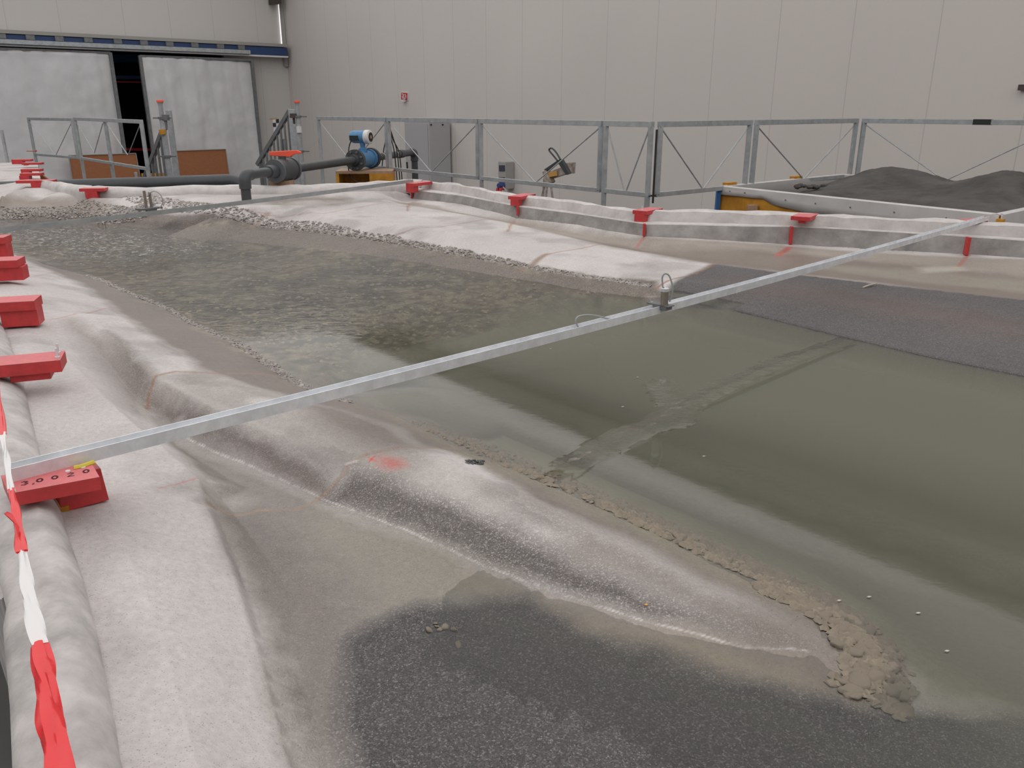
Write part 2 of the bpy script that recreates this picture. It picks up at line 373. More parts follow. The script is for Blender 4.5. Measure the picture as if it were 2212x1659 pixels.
# --- colour masks in plan
def inside_sd(poly, soft_w, warp=.0):
    P = np.array([(p.x, p.y) for p in poly])
    X = GX+warp*(NA-.5)*2; Y = GY+warp*(NB-.5)*2
    mg = soft_w*2+warp*2
    jj = np.where((YY > P[:, 1].min()-mg) & (YY < P[:, 1].max()+mg))[0]
    out = np.zeros(GX.shape)
    if len(jj) == 0: return out
    sl = slice(jj[0], jj[-1]+1); X = X[sl]; Y = Y[sl]
    ins = np.zeros(X.shape, bool); D = np.full(X.shape, 1e9)
    for i in range(len(P)):
        a = P[i]; c = P[(i+1) % len(P)]; d = c-a; L2 = d@d+1e-12
        t = np.clip(((X-a[0])*d[0]+(Y-a[1])*d[1])/L2, 0, 1)
        D = np.minimum(D, (X-a[0]-t*d[0])**2+(Y-a[1]-t*d[1])**2)
        cr = ((a[1] > Y) != (c[1] > Y)) & (X < (c[0]-a[0])*(Y-a[1])/(c[1]-a[1]+1e-12)+a[0]); ins ^= cr
    sd = np.sqrt(D)*np.where(ins, 1, -1); out[sl] = np.clip(sd/soft_w*.5+.5, 0, 1)
    return out
NA = fbm(GX, GY, 9, 5, 1); NB = fbm(GX, GY, 9, 5, 5); NC = fbm(GX, GY, 3, 5, 9); ND = fbm(GX, GY, 55, 3, 14)
COL = np.ones((NV, NU, 3))*np.array((.60, .56, .545)); GR = np.zeros((NV, NU)); RO = np.full((NV, NU), .85)
def paint(col, pts_, sw=.04, warp=.03, gr=None, ro=None, k=1., water=False, mul=None):
    m = inside_sd([G(x, y, water) for x, y in pts_], sw, warp)*k
    if mul is not None: m = m*mul
    global COL, GR, RO
    if col is not None: COL = COL*(1-m[..., None])+np.array(col)*m[..., None]
    if gr is not None: GR = GR*(1-m)+gr*m
    if ro is not None: RO = RO*(1-m)+ro*m
def pline(col, pts_, wd=.008, k=.8, water=False, brk=False):
    global COL
    Q = [G(x, y, water) for x, y in pts_]; D = np.full(GX.shape, 1e9)
    X = GX+.012*(NA-.5); Y = GY+.012*(NB-.5)
    for a, c in zip(Q, Q[1:]):
        d = np.array((c.x-a.x, c.y-a.y)); L2 = d@d+1e-12
        t = np.clip(((X-a.x)*d[0]+(Y-a.y)*d[1])/L2, 0, 1); D = np.minimum(D, (X-a.x-t*d[0])**2+(Y-a.y-t*d[1])**2)
    m = np.clip(1.4-np.sqrt(D)/wd, 0, 1)*k
    if brk: m = m*np.clip((ND-.3)*4, .25, 1)
    COL = COL*(1-m[..., None])+np.array(col)*m[..., None]
WET = (.235, .20, .18); BRN = (.30, .255, .22); DGR = (.155, .147, .147); SILT = (.26, .245, .18)
# far side concrete face and trough
paint((.36,.315,.275), [(840,432),(892,437),(1117,474),(1392,514),(1700,532),(2212,562),(2400,570),(2400,700),(2212,655),(1900,612),(1540,572),(1300,528),(1060,474)], .03, .02, ro=.5)
paint((.25,.205,.175), [(1200,505),(1400,535),(1700,545),(1850,560),(2212,600),(2400,610),(2400,700),(2212,655),(1900,612),(1540,572),(1300,530)], .07, .06, ro=.35)
paint((.36,.33,.27), [(1750,575),(2000,585),(2300,615),(2300,640),(2000,612)], .05, .05, ro=.3, k=.7)
paint((.5,.46,.4), [(1980,578),(2070,575),(2090,585),(2000,590)], .03, .02)
# dark gravel bank
paint(DGR, [(1425,630),(1470,600),(1545,571),(1700,590),(1900,614),(2212,648),(2500,680),(2500,940),(2212,872),(1850,785),(1560,712),(1430,670)], .02, .012, gr=.7, ro=.8)
paint((.165,.13,.12), [(1560,600),(1800,620),(2200,690),(2300,740),(2100,720),(1800,665),(1600,640)], .12, .08, gr=.5, k=.7)
# far bank wet + gravel
paint(BRN, [(-100,430),(60,428),(150,432),(235,440),(245,452),(200,470),(-100,480)], .06, .03, ro=.6)
paint((.27,.225,.20), [(-100,448),(120,455),(230,462),(330,452),(420,466),(500,470),(560,486),(700,496),(850,516),(1000,545),(1150,576),(1300,602),(1420,606),(1430,640),(1150,605),(850,550),(550,508),(300,500),(-100,485)], .03, .035, gr=1., ro=.45)
paint((.46,.42,.39), [(560,430),(760,428),(790,436),(730,444),(600,447)], .06, .03)
paint((.30,.26,.23), [(575,438),(760,430),(740,434),(600,440)], .03, .02)
# left bank: wet brown strip
paint(WET, [(30,552),(120,590),(190,622),(215,645),(240,662),(280,690),(320,720),(380,755),(400,772),(440,800),(545,838),(640,868),(740,890),(850,925),(900,965),(1030,985),(1150,1080),(1400,1190),(1700,1340),(1900,1440),(1900,1380),(1600,1200),(1000,940),(640,800),(420,680),(228,590)], .03, .03, ro=.55)
paint((.235,.205,.19), [(330,830),(400,868),(505,925),(620,965),(700,1000),(740,1060),(690,1080),(400,950),(340,900)], .03, .03, gr=.45)
paint((.33,.295,.275), [(150,690),(240,735),(330,812),(325,880),(290,895),(220,800)], .05, .02, gr=.2)
paint((.28,.245,.225), [(235,715),(275,745),(335,815),(325,885),(290,840)], .03, .02, gr=.6)
paint((.42,.385,.36), [(330,812),(430,800),(600,850),(800,930),(950,990),(1150,1080),(1400,1210),(1700,1370),(1720,1400),(1400,1290),(1000,1100),(700,985),(500,905),(400,855)], .03, .03, gr=.15, ro=.75)
paint((.26,.225,.205), [(640,870),(740,885),(850,925),(900,968),(960,980),(820,970),(760,950),(690,915)], .04, .03)
paint((.27,.245,.235), [(705,1075),(770,1010),(860,1040),(1006,1098),(1200,1190),(1400,1288),(1600,1366),(1745,1405),(1400,1350),(1040,1224),(860,1144)], .03, .025, gr=1.)
paint((.27,.235,.215), [(1050,1050),(1200,1110),(1400,1200),(1600,1300),(1745,1400),(1650,1385),(1450,1290),(1250,1190)], .07, .06, gr=.5, k=.75)
paint((.60,.56,.54), [(930,985),(1000,1000),(1060,1060),(1130,1110),(1230,1160),(1150,1150),(1000,1085),(930,1040)], .05, .03, k=.75)
# left channel wet floor and lower slope
paint((.255,.228,.205), [(340,905),(380,945),(500,1000),(700,1085),(1040,1228),(1400,1352),(1745,1412),(1900,1500),(1850,1540),(1400,1450),(1000,1300),(800,1420),(740,1750),(660,1750),(585,1430),(520,1230),(465,1100),(445,1040),(370,960)], .03, .025, gr=.15, ro=.3)
paint((.21,.18,.165), [(470,1110),(560,1120),(690,1200),(760,1300),(740,1400),(730,1750),(700,1750),(640,1400),(560,1230)], .05, .05, gr=.3, k=.8)
paint((.44,.405,.38), [(585,1430),(640,1500),(690,1640),(720,1750),(650,1750)], .03, .04)
paint((.27,.248,.20), [(700,1100),(900,1180),(1050,1240),(1000,1290),(850,1290),(740,1180)], .09, .08, ro=.25)
paint((.42,.38,.35), [(380,1050),(470,1040),(540,1085),(455,1090)], .03, .02)
paint((.34,.29,.235), [(1000,1240),(1400,1358),(1745,1415),(1870,1440),(1915,1480),(1850,1525),(1700,1490),(1500,1440),(1250,1370),(1050,1285)], .03, .03, ro=.4, gr=.1)
# dark gravel at the bottom
paint(DGR, [(745,1390),(790,1350),(900,1310),(1040,1290),(1130,1280),(1250,1350),(1500,1430),(1850,1520),(2300,1560),(2300,1800),(740,1800),(742,1500)], .025, .03, gr=1., ro=.75)
# silt bed under the pool
paint(SILT, [(760,850),(900,880),(1030,960),(1200,1040),(1400,1130),(1600,1210),(1760,1290),(1930,1420),(2000,1480),(2300,1520),(2300,1300),(1600,1080),(1000,830),(900,810)], .04, .03, water=True, gr=0., ro=.8)
paint((.13,.12,.10), [(900,790),(1100,850),(1400,960),(1600,1035),(2000,1180),(2400,1310),(2400,1250),(1900,1090),(1500,960),(1150,840)], .05, .05, water=True)  # dark band painted where the eaves beam mirrors in the pool
paint((.17,.155,.13), [(1000,780),(1300,700),(1450,660),(2212,830),(2500,900),(2500,1240),(1900,1080),(1450,930),(1200,850)], .08, .03, water=True)
paint((.275,.245,.195), [(860,870),(1000,950),(1180,1030),(1400,1125),(1560,1205),(1700,1265),(1810,1310),(1900,1380),(1940,1440),(1940,1500),(1850,1530),(1800,1480),(1850,1430),(1750,1340),(1500,1230),(1200,1075),(1000,985),(850,905)], .03, .03, gr=.2, ro=.6)
paint((.24,.205,.18), [(1560,1320),(1700,1330),(1830,1380),(1880,1440),(1850,1510),(1760,1460),(1740,1412),(1640,1395)], .05, .03, ro=.45)
# riffle bed upstream
paint((.255,.215,.165), [(-200,480),(250,492),(550,505),(850,542),(1150,595),(1420,640),(1100,710),(750,830),(640,826),(420,695),(230,600),(0,535)], .03, .03, water=True, gr=.6, ro=.5)
mulr = np.clip((fbm(GX, GY, 7, 4, 21)-.42)*5, 0, 1)
pbl = fbm(GX*1.0, GY*.8, 30, 3, 70); RIF = [(-200,480),(250,492),(550,505),(850,542),(1150,595),(1400,640),(1100,700),(750,815),(640,815),(420,695),(230,600),(0,535)]
paint((.44,.39,.28), RIF, .1, .05, water=True, k=.85, mul=np.clip((pbl-.56)*10, 0, 1))
paint((.11,.105,.085), RIF, .1, .05, water=True, k=.8, mul=np.clip((.45-pbl)*10, 0, 1))
paint((.05,.052,.05), [(60,500),(350,490),(600,510),(700,545),(500,570),(250,560)], .15, .1, water=True, k=.75, mul=mulr)
paint((.045,.04,.038), [(380,630),(560,590),(800,555),(950,570),(1000,610),(750,650),(600,690),(430,670)], .12, .1, water=True, k=.85, mul=mulr)
paint((.10,.11,.085), [(700,720),(850,660),(1100,640),(1250,660),(1050,690),(900,740)], .1, .1, water=True, k=.4, mul=mulr)
paint((.25,.215,.185), [(-100,470),(250,482),(450,490),(560,496),(700,508),(850,532),(1000,560),(1150,588),(1300,612),(1430,628),(1430,650),(1300,640),(1150,618),(1000,590),(850,560),(700,540),(450,520),(-100,505)], .03, .03, gr=.8, ro=.45)
# joints, cuts and spray marks
RL = (.40, .20, .15)
pline((.36,.22,.16), [(337,812),(380,803),(480,808),(600,812),(650,818)], .006, .8)
pline((.33,.20,.15), [(337,815),(325,850),(318,885)], .006, .8)
pline((.34,.25,.21), [(695,1075),(730,1040),(760,1000),(800,980),(900,967),(1030,958)], .008, .7)
pline((.75,.70,.66), [(752,1003),(772,997)], .004, 1)
pline((.36,.24,.17), [(450,1092),(560,1104),(640,1100),(690,1080)], .006, .7)
pline((.33,.24,.20), [(545,492),(560,478),(580,462)], .02, .7)
pline(RL, [(505,455),(600,468),(700,462),(850,438)], .009, .5)
pline((.36,.26,.20), [(822,525),(850,510),(870,503)], .016, .7); pline(RL, [(870,503),(950,490),(1060,475)], .008, .6)
pline((.30,.20,.15), [(1130,583),(1160,562),(1180,550)], .02, .8); pline(RL, [(1180,550),(1240,540),(1300,529)], .008, .7)
pline((.34,.20,.14), [(1415,625),(1440,608),(1500,592),(1545,572)], .008, .9)
pline((.55,.25,.22), [(110,690),(160,680),(240,663)], .004, .6); pline((.5,.3,.27), [(30,605),(130,588)], .004, .4)
pline((.65,.2,.18), [(340,1055),(428,1034)], .003, .7)
pline(RL, [(885,440),(880,456)], .01, .7); pline(RL, [(1110,480),(1098,500)], .01, .7); pline((.45,.16,.12), [(1392,514),(1375,535)], .01, .8)
pline((.55,.13,.10), [(1705,535),(1680,553)], .02, .8); pline((.45,.17,.13), [(2092,550),(2070,575)], .012, .7)
pline((.38,.35,.33), [(320,424),(430,418),(600,420),(760,414),(880,406)], .012, .6)  # dark crease painted at the curb foot as groove shade
pline((.72,.09,.07), [(798,990),(812,997)], .0022, .9); pline((.72,.09,.07), [(810,988),(798,998)], .0022, .9)
paint((.60,.12,.10), [(825,990),(860,995),(870,1008),(845,1014),(828,1006)], .025, .004, k=.85)
paint((.06,.055,.055), [(1008,995),(1040,998),(1045,1006),(1015,1004)], .004, .006, k=.9, gr=1)
for k_, (x_, y_) in enumerate([(310,770),(350,1045),(430,1050),(1170,1150),(560,870)]):
    paint((.72,.69,.67), [(x_-22,y_-6),(x_+25,y_-8),(x_+28,y_+8),(x_-18,y_+8)], .02, .02, k=.5)
for P_, k_ in (([(150,1120),(240,1110),(270,1180),(200,1260),(165,1200)],.55), ([(215,1290),(270,1280),(300,1340),(270,1420),(225,1400)],.5), ([(470,1400),(540,1420),(560,1500),(500,1520)],.25), ([(150,740),(230,760),(200,800)],.3), ([(60,780),(110,800),(95,840)],.3), ([(1000,505),(1060,512),(1050,518)],.3), ([(1380,570),(1420,572),(1410,580)],.5), ([(1340,572),(1360,573),(1355,577)],.4)):
    paint((.34,.31,.295), P_, .05, .035, k=k_)
# foam crust on the waterline of the steep side
pline((.74,.70,.68), [(400,946),(480,984),(560,1016),(700,1079),(860,1141),(1040,1221),(1200,1281),(1400,1347),(1600,1396),(1745,1407)], .0020, .75, brk=True)
# blotches
bl = .87*(.86+.28*NC)*(.93+.14*NA); COL *= bl[..., None]
pch = np.clip((fbm(GX, GY, 4.5, 4, 40)-.52)*6, 0, 1)*(COL[..., 0] > .36)
COL *= (1-.2*pch)[..., None]
# fine relief
RF = GR*(.0022+.0035*(GY > 3))+.0006
GZ = GZ+RF*(ND-.5)*2.2+.0035*(NA-.5)+.004*(NC-.5)
# keep only what lies inside the rim
rim = [W(*p) for p in [(-60,1290,-.06),(45,1230,-.06),(60,1750,-.06),(1000,2600,-.2),(2212,2600,-.2),(3400,1659,-.2),(3400,700,-.1),(2400,500,0),(2212,490,0),(1900,474,0),(1700,462,0),(1480,450,0),(1390,452,0),(1250,440,0),(1130,426,0),(1000,402,0),(930,390,0),(880,390,0),(600,398,0),(430,394,0),(200,400,0),(110,392,0),(86,378,0),(84,345,0),(20,336,0),(-100,335,0),(-700,360,0),(-900,600,-.02),(-400,900,-.02)]]
def pip(X, Y, poly):
    ins = np.zeros(X.shape, bool)
    for i in range(len(poly)):
        a = poly[i]; c = poly[(i+1) % len(poly)]
        ins ^= ((a.y > Y) != (c.y > Y)) & (X < (c.x-a.x)*(Y-a.y)/(c.y-a.y+1e-12)+a.x)
    return ins
KEEP = pip(GX, GY, rim)
def gridmesh(name, X, Y, Z, keep, attrs):
    nv, nu = X.shape; idx = np.arange(nv*nu).reshape(nv, nu)
    k = keep[:-1, :-1] & keep[1:, :-1] & keep[:-1, 1:] & keep[1:, 1:]
    q = np.stack([idx[:-1, :-1], idx[:-1, 1:], idx[1:, 1:], idx[1:, :-1]], -1)[k]
    used = np.zeros(nv*nu, bool); used[q.ravel()] = True; rem = np.cumsum(used)-1; q = rem[q]
    co = np.stack([X, Y, Z], -1).reshape(-1, 3)[used]
    me = bpy.data.meshes.new(name); me.vertices.add(len(co)); me.vertices.foreach_set('co', co.astype(np.float32).ravel())
    me.loops.add(q.size); me.loops.foreach_set('vertex_index', q.astype(np.int32).ravel())
    me.polygons.add(len(q)); me.polygons.foreach_set('loop_start', np.arange(0, q.size, 4, dtype=np.int32))
    me.update(calc_edges=True); me.shade_smooth()
    for n, A in attrs.items():
        if A.ndim == 3:
            at = me.attributes.new(n, 'FLOAT_COLOR', 'POINT'); v = np.concatenate([A.reshape(-1, 3)[used], np.ones((used.sum(), 1))], 1)
            at.data.foreach_set('color', v.astype(np.float32).ravel())
        else:
            at = me.attributes.new(n, 'FLOAT', 'POINT'); at.data.foreach_set('value', A.reshape(-1)[used].astype(np.float32))
    o = bpy.data.objects.new(name, me); C.objects.link(o); return o
def nmath(nt, op, a, bb=None, c=None):
    n = nt.nodes.new('ShaderNodeMath'); n.operation = op
    for i, q_ in enumerate((a, bb, c)):
        if q_ is None: continue
        if isinstance(q_, (int, float)): n.inputs[i].default_value = q_
        else: nt.links.new(q_, n.inputs[i])
    return n.outputs[0]
mt = bpy.data.materials.new('mortar_and_gravel'); mt.use_nodes = True; nt = mt.node_tree; pb = nt.nodes['Principled BSDF']
def attr(nt, n): a = nt.nodes.new('ShaderNodeAttribute'); a.attribute_name = n; return a
ac, ag, ar = attr(nt, 'pigment'), attr(nt, 'grit'), attr(nt, 'gloss'); tc = nt.nodes.new('ShaderNodeTexCoord')
def noi(nt, s, d, vec, rgh=.6):
    n = nt.nodes.new('ShaderNodeTexNoise'); n.inputs['Scale'].default_value = s; n.inputs['Detail'].default_value = d; n.inputs['Roughness'].default_value = rgh
    nt.links.new(vec, n.inputs['Vector']); return n.outputs['Fac']
n1 = noi(nt, 260, 3, tc.outputs['Object']); n2 = noi(nt, 90, 4, tc.outputs['Object']); n3 = noi(nt, 420, 1, tc.outputs['Object'])
vo = nt.nodes.new('ShaderNodeTexVoronoi'); vo.inputs['Scale'].default_value = 420; nt.links.new(tc.outputs['Object'], vo.inputs['Vector'])
sep = nt.nodes.new('ShaderNodeSeparateColor'); nt.links.new(vo.outputs['Color'], sep.inputs[0])
# speckle: base mortar little, gravel much
k1 = nmath(nt, 'MULTIPLY_ADD', n2, .5, .75)
gsp = nmath(nt, 'MULTIPLY_ADD', nmath(nt, 'POWER', sep.outputs[0], 6), 1.3, .8)
gsp = nmath(nt, 'MULTIPLY', gsp, nmath(nt, 'MULTIPLY_ADD', n1, 1.0, .5))
mixv = nt.nodes.new('ShaderNodeMix'); nt.links.new(ag.outputs['Fac'], mixv.inputs[0]); nt.links.new(k1, mixv.inputs[2]); nt.links.new(gsp, mixv.inputs[3])
dsp = nmath(nt, 'GREATER_THAN', n3, .68); dk = nmath(nt, 'MULTIPLY_ADD', dsp, -.4, 1)
fac = nmath(nt, 'MULTIPLY', mixv.outputs[0], dk)
vm = nt.nodes.new('ShaderNodeVectorMath'); vm.operation = 'SCALE'; nt.links.new(ac.outputs['Color'], vm.inputs[0]); nt.links.new(fac, vm.inputs['Scale'])
nt.links.new(vm.outputs[0], pb.inputs['Base Color']); nt.links.new(ar.outputs['Fac'], pb.inputs['Roughness']); pb.inputs['Specular IOR Level'].default_value = .35
hh = nmath(nt, 'ADD', n2, nmath(nt, 'MULTIPLY', nmath(nt, 'SUBTRACT', 1, vo.outputs['Distance']), nmath(nt, 'MULTIPLY', ag.outputs['Fac'], 1.2)))
hh = nmath(nt, 'ADD', hh, nmath(nt, 'MULTIPLY', n1, .5))
bp = nt.nodes.new('ShaderNodeBump'); bp.inputs['Strength'].default_value = 1; nt.links.new(nmath(nt, 'MULTIPLY_ADD', ag.outputs['Fac'], .0016, .0012), bp.inputs['Distance'])
nt.links.new(hh, bp.inputs['Height']); nt.links.new(bp.outputs[0], pb.inputs['Normal'])
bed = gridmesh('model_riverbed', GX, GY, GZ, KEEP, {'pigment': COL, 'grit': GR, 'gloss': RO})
bed.data.materials.append(mt); tag(bed, 'mortar river model bed with banks, island ridge and dark gravel areas', 'model landscape')

# ------------------------------------------------------------------ water
stp = 3; WX, WY, TZ = GX[::stp, ::stp], GY[::stp, ::stp], GZ[::stp, ::stp]
def seg_d(X, Y, pts_):
    D = np.full(X.shape, 1e9)
    for a, c in zip(pts_, pts_[1:]):
        d = np.array((c.x-a.x, c.y-a.y)); t = np.clip(((X-a.x)*d[0]+(Y-a.y)*d[1])/(d@d), 0, 1); D = np.minimum(D, (X-a.x-t*d[0])**2+(Y-a.y-t*d[1])**2)
    return np.sqrt(D)
depth = np.maximum(WL-TZ, 0)
ax = W(0, 470, WL), W(450, 600, WL), W(850, 680, WL), W(1150, 720, WL), W(1700, 850, WL)
# how choppy: strong upstream, calm in the pool
s_up = np.clip((np.hypot(WX+.0, WY)-3.0)/2.2, 0, 1)*np.clip((.9-WX)/1.2, 0, 1)
chop = .006+.9*s_up
wl_line = [W(x, y, WL) for x, y in ((1240,1000),(1330,950),(1420,915),(1480,880),(1560,835),(1690,780),(1850,728))]
rw = W(1430, 830, WL), W(1465, 880, WL), W(1460, 905, WL)
ND2 = fbm(WX, WY, 20, 3, 60)
rip = np.clip(1-seg_d(WX+.05*(ND2-.5), WY, wl_line)/.045, 0, 1)+.8*np.clip(1-seg_d(WX, WY, rw)/.06, 0, 1)
WZ = np.full(WX.shape, WL)+.0005*rip*np.sin(60*(WX-WY)+8*ND2)
fz = W(90, 505, WL), W(300, 540, WL)
glint_fleck = np.clip(1.15-seg_d(WX, WY, fz)/1.0, 0, 1)+.8*np.clip(1-seg_d(WX, WY, [W(x, y, WL) for x, y in ((180,594),(290,640),(420,702),(560,778),(650,830))])/.05, 0, 1)  # white flecks coloured in for glints on the choppy upstream water
WK = KEEP[::stp, ::stp] & (TZ < WL+.03)
P0 = [W(*p) for p in [(-100,440,WL),(560,494,WL),(1480,600,WL),(1560,640,WL),(2600,880,WL),(3400,1300,WL),(3400,2400,WL),(300,2400,WL),(380,1300,WL),(300,880,WL),(640,850,WL),(200,600,WL),(-300,520,WL)]]
WK &= pip(WX, WY, P0)
wat = gridmesh('water_surface', WX, WY, WZ, WK, {'depth': depth, 'chop': chop, 'ripple': rip, 'glint_fleck': glint_fleck})
mwt = bpy.data.materials.new('silty_water'); mwt.use_nodes = True; nt = mwt.node_tree; nt.nodes.remove(nt.nodes['Principled BSDF']); out = nt.nodes['Material Output']
tc = nt.nodes.new('ShaderNodeTexCoord'); ad, ach, ari = attr(nt, 'depth'), attr(nt, 'chop'), attr(nt, 'ripple')
mp = nt.nodes.new('ShaderNodeMapping'); nt.links.new(tc.outputs['Object'], mp.inputs[0]); mp.inputs['Rotation'].default_value = (0, 0, math.radians(40)); mp.inputs['Scale'].default_value = (1, 1.7, 1)
a1 = noi(nt, 11, 4, mp.outputs[0], .65); a2 = noi(nt, 38, 3, mp.outputs[0], .6); a3 = noi(nt, 9, 3, mp.outputs[0])
h = nmath(nt, 'ADD', nmath(nt, 'MULTIPLY', a1, 1.0), nmath(nt, 'MULTIPLY', a2, .45))
hb = nmath(nt, 'MULTIPLY', h, nmath(nt, 'ADD', nmath(nt, 'MULTIPLY', ach.outputs['Fac'], .011), nmath(nt, 'MULTIPLY', ari.outputs['Fac'], .014)))
bp = nt.nodes.new('ShaderNodeBump'); bp.inputs['Strength'].default_value = 1; bp.inputs['Distance'].default_value = 1.; nt.links.new(hb, bp.inputs['Height'])
gl = nt.nodes.new('ShaderNodeBsdfGlossy'); gl.inputs['Roughness'].default_value = .04; nt.links.new(bp.outputs[0], gl.inputs['Normal'])
fr = nt.nodes.new('ShaderNodeFresnel'); fr.inputs['IOR'].default_value = 1.33; nt.links.new(bp.outputs[0], fr.inputs['Normal'])
df = nt.nodes.new('ShaderNodeBsdfDiffuse'); df.inputs['Color'].default_value = (.142, .142, .105, 1)
tr = nt.nodes.new('ShaderNodeBsdfTransparent'); tr.inputs['Color'].default_value = (.97, .97, .95, 1)
al = nmath(nt, 'SUBTRACT', 1, nmath(nt, 'POWER', math.e, nmath(nt, 'MULTIPLY', nmath(nt, 'MAXIMUM', nmath(nt, 'SUBTRACT', ad.outputs['Fac'], .010), 0), -19)))
m1 = nt.nodes.new('ShaderNodeMixShader'); nt.links.new(al, m1.inputs[0]); nt.links.new(tr.outputs[0], m1.inputs[1]); nt.links.new(df.outputs[0], m1.inputs[2])
m2 = nt.nodes.new('ShaderNodeMixShader'); nt.links.new(fr.outputs[0], m2.inputs[0]); nt.links.new(m1.outputs[0], m2.inputs[1]); nt.links.new(gl.outputs[0], m2.inputs[2])
fo = attr(nt, 'glint_fleck'); fn_ = noi(nt, 34, 4, mp.outputs[0], .7)
ff = nmath(nt, 'MULTIPLY', nmath(nt, 'GREATER_THAN', nmath(nt, 'ADD', fn_, nmath(nt, 'MULTIPLY', fo.outputs['Fac'], .13)), .72), nmath(nt, 'MINIMUM', fo.outputs['Fac'], .75))
fd_ = nt.nodes.new('ShaderNodeBsdfDiffuse'); fd_.inputs['Color'].default_value = (.62, .63, .62, 1); m3 = nt.nodes.new('ShaderNodeMixShader')
nt.links.new(ff, m3.inputs[0]); nt.links.new(m2.outputs[0], m3.inputs[1]); nt.links.new(fd_.outputs[0], m3.inputs[2]); nt.links.new(m3.outputs[0], out.inputs[0]); wat.data.materials.append(mwt)
tag(wat, 'silty grey-green water, riffled upstream and calm in the pool', 'water', kind='stuff')
#PART2
# ------------------------------------------------------------------ curbs
def loft(name, rings, m, smooth=True):
    b = MB(); k = len(rings[0])
    for R in rings: b.v += [Vector(p) for p in R]
    for i in range(len(rings)-1):
        for j in range(k-1):
            a = i*k+j; b.f.append((a, a+1, a+1+k, a+k))
    b.f.append(tuple(range(k))); b.f.append(tuple((len(rings)-1)*k+j for j in range(k))[::-1])
    return b.build(name, m, smooth=smooth)
def interp(L, n):
    P = [Vector(p) for p in L]; d = [0]
    for a, c in zip(P, P[1:]): d.append(d[-1]+(c-a).length)
    out = []
    for i in range(n+1):
        t = d[-1]*i/n; j = max(k for k in range(len(d)) if d[k] <= t+1e-9); j = min(j, len(P)-2)
        out.append(P[j].lerp(P[j+1], (t-d[j])/(d[j+1]-d[j]+1e-9)))
    return out
def curb(inner, outer, zi, zt, n=110):
    A = []; B = []
    for (xa, ya), (xb, yb) in zip(inner, outer): A.append(W(xa, ya, zi)); B.append(W(xb, yb, zt))
    A = interp(A, n); rings = []
    Bp = interp(B, 600)
    for i, a in enumerate(A):
        t = (A[min(i+1, n)]-A[max(i-1, 0)]); t.z = 0; t.normalize()
        bb = min(Bp, key=lambda q: (Vector((q.x-a.x, q.y-a.y))).length)
        o = Vector((bb.x-a.x, bb.y-a.y, 0)); wd = max(.07, min(o.length, .16)); o.normalize()
        j = (vn(a.x*9, a.y*9)-.5)*.016; j2 = (vn(a.x*14+7, a.y*14)-.5)*.014
        rings.append([a+Vector((0, 0, -.05)), a-o*.004+Vector((0, 0, .012)), a+o*.008+Vector((0, 0, .035+j2)), a+o*(.03)+Vector((0, 0, zt-zi-.006+j)),
                      a+o*wd*.6+Vector((0, 0, zt-zi+.002+j)), a+o*wd+Vector((0, 0, zt-zi-.008+j2)), a+o*(wd+.025)+Vector((0, 0, -.03)), a+o*(wd+.03)+Vector((0, 0, -.35))])
    return rings
def vn(x, y): return float(vnoise(np.array([x]), np.array([y]), 1.)[0])
inn = [(86,405),(130,412),(170,421),(320,424),(430,418),(600,420),(760,414),(880,405),(925,404),(1000,413),(1100,433),(1250,453),(1370,470),(1400,473),(1480,470),(1600,473),(1750,479),(1900,486),(2050,494),(2212,503),(2400,515)]
ou = [(86,390),(130,393),(200,400),(320,397),(430,393),(600,397),(760,393),(880,388),(930,390),(1000,398),(1100,417),(1250,434),(1370,451),(1430,454),(1500,457),(1600,460),(1750,466),(1900,472),(2050,479),(2212,488),(2400,500)]
o = loft('basin_curb', curb(inn, ou, -.06, 0, 150), 'curb'); tag(o, 'low whitewashed mortar curb along the far edge of the basin', 'curb')
INN = [(885,404),(1000,414),(1117,436),(1250,454),(1370,471),(1397,474),(1480,471),(1600,474),(1700,478),(1800,482),(1900,487),(2050,495),(2212,504),(2400,516)]
tl = thing('basin_ledge', tuple(W(1400,509,-.15)), 'stepped concrete ledge with white top and grey face inside the far curb', 'ledge')
I_ = [W(x, y, -.066) for x, y in INN]; E_ = [W(x, y, -.066) for x, y in EDGE]; F_ = [W(x, y, z) for (x, y), z in zip(FOOT, FZ)]
ft, ff_ = MB(), MB(); cnt = 0
for i in range(len(I_)-1):
    for k in range(14 if i < len(I_)-2 else 15):
        u = k/14; a, e, f = I_[i].lerp(I_[i+1], u), E_[i].lerp(E_[i+1], u), F_[i].lerp(F_[i+1], u)
        d_ = (E_[i+1]-E_[i]).normalized(); n_ = Vector((-d_.y, d_.x, 0)); j = (vn(e.x*25, e.y*25)-.5)*.008; j2 = (vn(f.x*17+3, f.y*17)-.5)*.014
        ft.v += [a+n_*.05+Vector((0,0,-.02)), a+n_*.05+Vector((0,0,.0)), a, (a+e)/2+Vector((0,0,j*.4)), e+n_*.004+Vector((0,0,j*.3)), e-n_*(.001+j*.3)+Vector((0,0,-.006))]
        ff_.v += [e+n_*.03+Vector((0,0,-.004)), e-n_*(j*.3)+Vector((0,0,-.005)), e.lerp(f, .35)-n_*j2*.5, e.lerp(f, .7)-n_*j2, f-n_*.004, f-n_*.012+Vector((0,0,-.035)), f+n_*.06+Vector((0,0,-.05))]
        cnt += 1
for b_, k_ in ((ft, 6), (ff_, 7)):
    for i in range(cnt-1):
        for j in range(k_-1): q_ = i*k_+j; b_.f.append((q_, q_+1, q_+1+k_, q_+k_))
    b_.f.append(tuple(range(k_))); b_.f.append(tuple((cnt-1)*k_+j for j in range(k_))[::-1])
ft.build('ledge_top', 'curb', tl, smooth=True)
ff_.build('ledge_face', mat('grey_concrete_face', (.36, .34, .325), .8, 0, .003, 60, 0, 6, col2=(.19, .18, .172)), tl, smooth=True)
